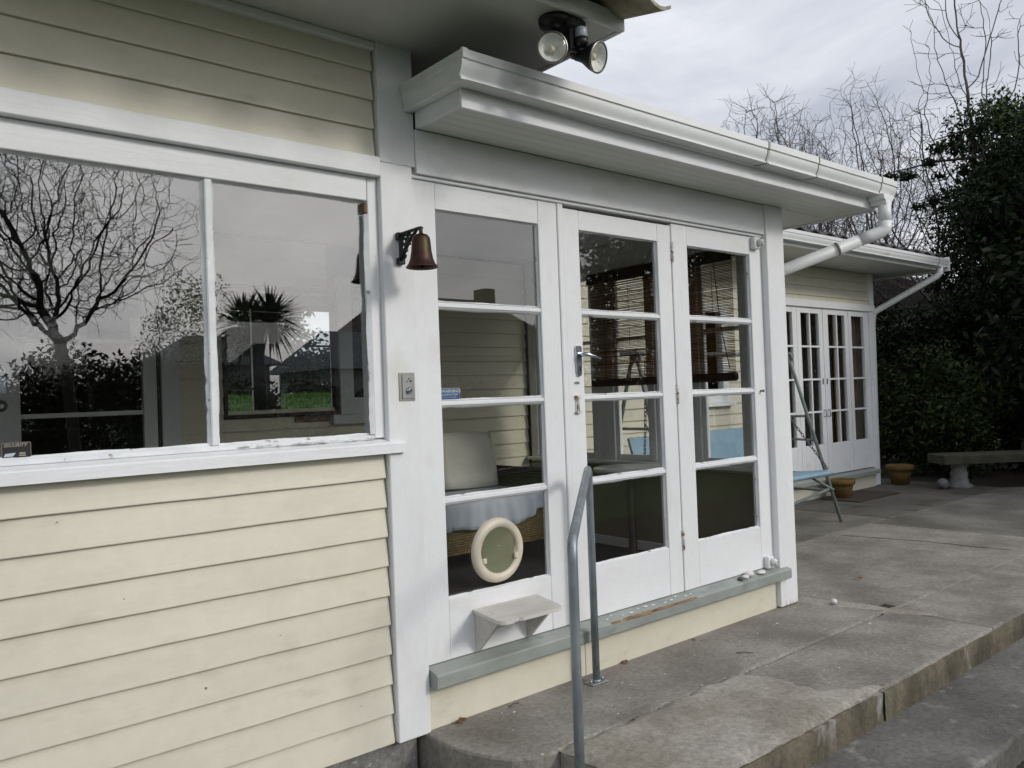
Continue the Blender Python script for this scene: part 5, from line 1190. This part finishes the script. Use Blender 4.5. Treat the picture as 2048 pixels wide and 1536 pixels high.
def mass(name, label, cat, base, cens, rad, per, size, m, seed, stem=True, group=None, droop=0):
    t = thing(name, label, cat, base, group)
    if stem:
        s = MB()
        for c in cens[::max(1, len(cens) // 24)]: s.tube([(base[0] + random.uniform(-.1, .1), base[1] + random.uniform(-.1, .1), base[2] - .05), ((base[0] + c[0]) / 2, (base[1] + c[1]) / 2, (base[2] + c[2]) / 2 - .05), tuple(c)], [.025, .015, .005], 5, cap=False)
        s.build('stems', 'bark_d', t)
    leaf_cloud('foliage', cens, np.full(len(cens), rad), per, size, m, t, seed, droop); return t
mass('shrub', 'rounded dark green shrub behind the garden bench', 'shrub', (11.9, 2.1, 0), np.concatenate([blob_centres((11.9, 2.15, .85), (.85, .8, .75), 170, 2, .45, .08), blob_centres((11.6, 2.25, 1.15), (.4, .4, .5), 40, 3, .3)]), .20, 60, .085, 'leaf_shrub', 11)
mass('shrub', 'low dark shrub at the right edge beyond the bench', 'shrub', (13.1, 1.2, 0), blob_centres((13.1, 1.3, .6), (.8, .7, .7), 90, 8, .4, .05), .22, 60, .09, 'leaf_hedge', 12)
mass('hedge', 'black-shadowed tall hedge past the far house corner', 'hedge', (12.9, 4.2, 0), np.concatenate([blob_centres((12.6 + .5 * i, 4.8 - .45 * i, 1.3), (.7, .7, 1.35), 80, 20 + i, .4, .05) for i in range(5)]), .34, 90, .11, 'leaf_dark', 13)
mass('conifer', 'feathery conifer top showing above the far gutter', 'tree', (15.0, 5.9, 0), np.concatenate([blob_centres((14.6, 6.1, 3.3), (.9, .9, .8), 60, 31, .3), blob_centres((15.6, 5.6, 3.55), (1.0, .5, .45), 45, 32, .3), blob_centres((13.8, 6.6, 3.1), (.7, .7, .6), 40, 33, .3)]), .22, 55, .09, 'leaf_dark', 14, droop=.5)
# neighbouring roof beyond the far gutter
nr = thing('neighbour_house', 'dark tiled neighbouring roof just visible past the far gutter end', 'house', (22, 6.5, 0))
MB().prism([(4.6, 3.2), (6.6, 4.05), (8.6, 3.2), (8.6, 3.1), (4.6, 3.1)], 0, 20, 27).build('roof', 'tile_d', nr); bx('wall', 'nhouse', nr, 20.4, 26.6, 5.0, 8.2, 0, 3.1, 0)

# ------------------------------------------------------------------ the garden in front of the house (seen in the glass)
bare_tree('gnarled leafless apple tree mirrored in the wide window', (1.75, -5.6, -.3), (1.30, -5.6, 2.95), (1.25, 1.2, 1.0), 61, m='bark_d', name='apple_tree', n_att=3800, step=.075, kill=.10, reach=1.2, up_=.0, fork=2.0, twig=.22, r_tip=.0021, r_max=.075, jit=.18)
pt = thing('cabbage_tree', 'spiky-headed cabbage tree mirrored in the right window pane', 'tree', (6.95, -14, -.3))
MB().tube([(6.95, -14, -.3), (6.9, -14, 1.6), (6.97, -14, 3.0)], [.2, .16, .13], 12).build('trunk', 'bark', pt)
g = np.random.default_rng(5); V = []; F = []
for i in range(700):
    d = g.normal(size=3); d[2] = d[2] * .8 + .15; d /= np.linalg.norm(d); hc = np.array((6.97 + (.28 if i % 2 else -.28), -14, 3.02 + (.12 if i % 2 else 0))); L = g.uniform(.6, 1.05)
    s = np.cross(d, (0, 0, 1)); s /= np.linalg.norm(s) + 1e-6; w = .034; k = len(V)
    m1 = hc + d * L * .55; tip = hc + d * L + np.array((0, 0, -.12 * L))
    V += [hc - s * w * .4, hc + s * w * .4, m1 + s * w, m1 - s * w, tip]; F += [(k, k + 1, k + 2, k + 3), (k + 3, k + 2, k + 4)]
MB().add(V, F).build('crown', 'leaf_palm', pt)
mass('garden_shrub', 'dark leafy shrub behind the apple tree in the window reflection', 'shrub', (1.5, -9, -.3), np.concatenate([blob_centres((.2 + 1.3 * i, -9.2, .8), (1.0, .8, 1.3), 60, 40 + i, .4, -.2) for i in range(3)]), .36, 190, .09, 'leaf_hedge', 15)
mass('garden_shrub', 'twiggy brown-green bush right of the apple tree in the reflection', 'shrub', (4.1, -9, -.3), blob_centres((3.9, -9.2, 1.5), (.8, .7, 1.5), 90, 45, .3, -.2), .30, 230, .05, 'leaf_hedge', 16)
mass('garden_hedge', 'long clipped dark hedge along the far side of the lawn', 'hedge', (6, -12.5, -.3), np.array([(x + random.uniform(-.2, .2), -12.5 + random.uniform(-.35, .35), random.uniform(-.1, 2.2 if x < 5.2 else 1.55)) for x in np.linspace(-7, 19, 200) for _ in range(4)]), .34, 90, .11, 'leaf_hedge', 17, stem=False)
for i, (x, y, h) in enumerate(((12.2, -1.0, 5.6), (13.6, -3.4, 6.4), (14.0, -6.0, 6.2), (14.2, -8.6, 6.6), (15.6, -0.9, 6.2), (12.8, 0.35, 4.3), (13.7, -10.2, 6.4), (13.6, -6.9, 6.6))):
    tt = mass('garden_tree', ['broad dark evergreen nearest the terrace, mirrored in the far doors', 'dark evergreen second from the terrace on the garden side', 'dark evergreen third from the terrace on the garden side', 'tall dark evergreen fourth from the terrace on the garden side', 'dark evergreen behind the one nearest the terrace', 'low-branched evergreen overhanging the far end of the terrace', 'dark evergreen farthest from the terrace on the garden side', 'dark evergreen between the third and fourth of the garden side'][i], 'tree', (x, y, -.3),
              np.concatenate([blob_centres((x, y, h * .52), (1.25, 1.25, h * .5), 90, 50 + i, .4, .2), blob_centres((x + .3, y - .2, h * .35), (1.4, 1.4, h * .3), 50, 70 + i, .4, .2)]), .46, 60, .17, 'leaf_dark', 18 + i, group='dark evergreens on the garden side')
    MB().tube([(x, y, -.35), (x, y, h * .7)], [.16, .06], 8).build('trunk', 'bark_d', tt)
def hip_house(name, label, x0, x1, y0, y1, ze, zr, roof, hip=1.2):
    t = thing(name, label, 'house', ((x0 + x1) / 2, (y0 + y1) / 2, -.3)); ym = (y0 + y1) / 2
    bx('wall', 'nhouse', t, x0 + .3, x1 - .3, y0 + .3, y1 - .3, -.3, ze, 0)
    MB().add([(x0, y0, ze), (x1, y0, ze), (x1, y1, ze), (x0, y1, ze), (x0 + hip, ym, zr), (x1 - hip, ym, zr)], [(0, 1, 5, 4), (1, 2, 5), (2, 3, 4, 5), (3, 0, 4), (0, 3, 2, 1)]).build('roof', roof, t)
    return t
hip_house('garage', 'low grey-roofed garage mirrored in the right window pane', 9.2, 12.6, -19, -15, 2.15, 3.25, 'nroof', .8)
nb_ = hip_house('neighbour_house', 'brown-roofed neighbouring house mirrored in the porch side panel', 11.4, 18.6, -22, -15.5, 2.5, 4.6, 'nroof_b', 1.6)
bx('chimney', 'nroof_b', nb_, 16.8, 17.3, -19.2, -18.6, 4.0, 5.0, .02)
hip_house('neighbour_house', 'grey-roofed far house mirrored beside the cabbage tree', 5.6, 8.5, -19, -16, 2.3, 3.1, 'nroof', 1.0)
# garden behind the house, seen through the inner window
mass('back_hedge', 'dark hedge across the back lawn seen through the house', 'hedge', (7, 15, 1.4), np.array([(x + random.uniform(-.2, .2), 15 + random.uniform(-.4, .4), random.uniform(1.3, 2.5)) for x in np.linspace(3, 13, 90) for _ in range(3)]), .36, 110, .15, 'leaf_hedge', 19, stem=False)
mass('back_tree', 'leafy dark tree on the back lawn seen through the house', 'tree', (6.9, 14, 1.4), blob_centres((6.5, 14, 3.3), (1.5, 1.2, 2.2), 170, 60, .25), .40, 120, .15, 'leaf_hedge', 20)
# grass blades on the back lawn where it shows through the house
gg = np.random.default_rng(9); nB = 16000
gx_ = gg.uniform(2.5, 9.5, nB); gy_ = gg.uniform(6.5, 13.5, nB); V = np.zeros((nB, 3, 3)); h = gg.uniform(.04, .10, nB); a = gg.uniform(0, 6.28, nB)
zz = np.array([gz(0, y) for y in gy_])
V[:, 0] = np.stack([gx_ - .012 * np.cos(a), gy_ - .012 * np.sin(a), zz - .01], 1); V[:, 1] = np.stack([gx_ + .012 * np.cos(a), gy_ + .012 * np.sin(a), zz - .01], 1)
V[:, 2] = np.stack([gx_ + gg.normal(0, .03, nB), gy_ + gg.normal(0, .03, nB), zz + h], 1)
me = bpy.data.meshes.new('grass'); me.from_pydata(V.reshape(-1, 3).tolist(), [], [(3 * i, 3 * i + 1, 3 * i + 2) for i in range(nB)])
at = me.attributes.new('tone', 'FLOAT', 'FACE'); at.data.foreach_set('value', gg.random(nB).astype(np.float32))
tag(link('grass', me, 'grass'), 'bright green grass of the back lawn seen through the house', 'grass', kind='stuff')
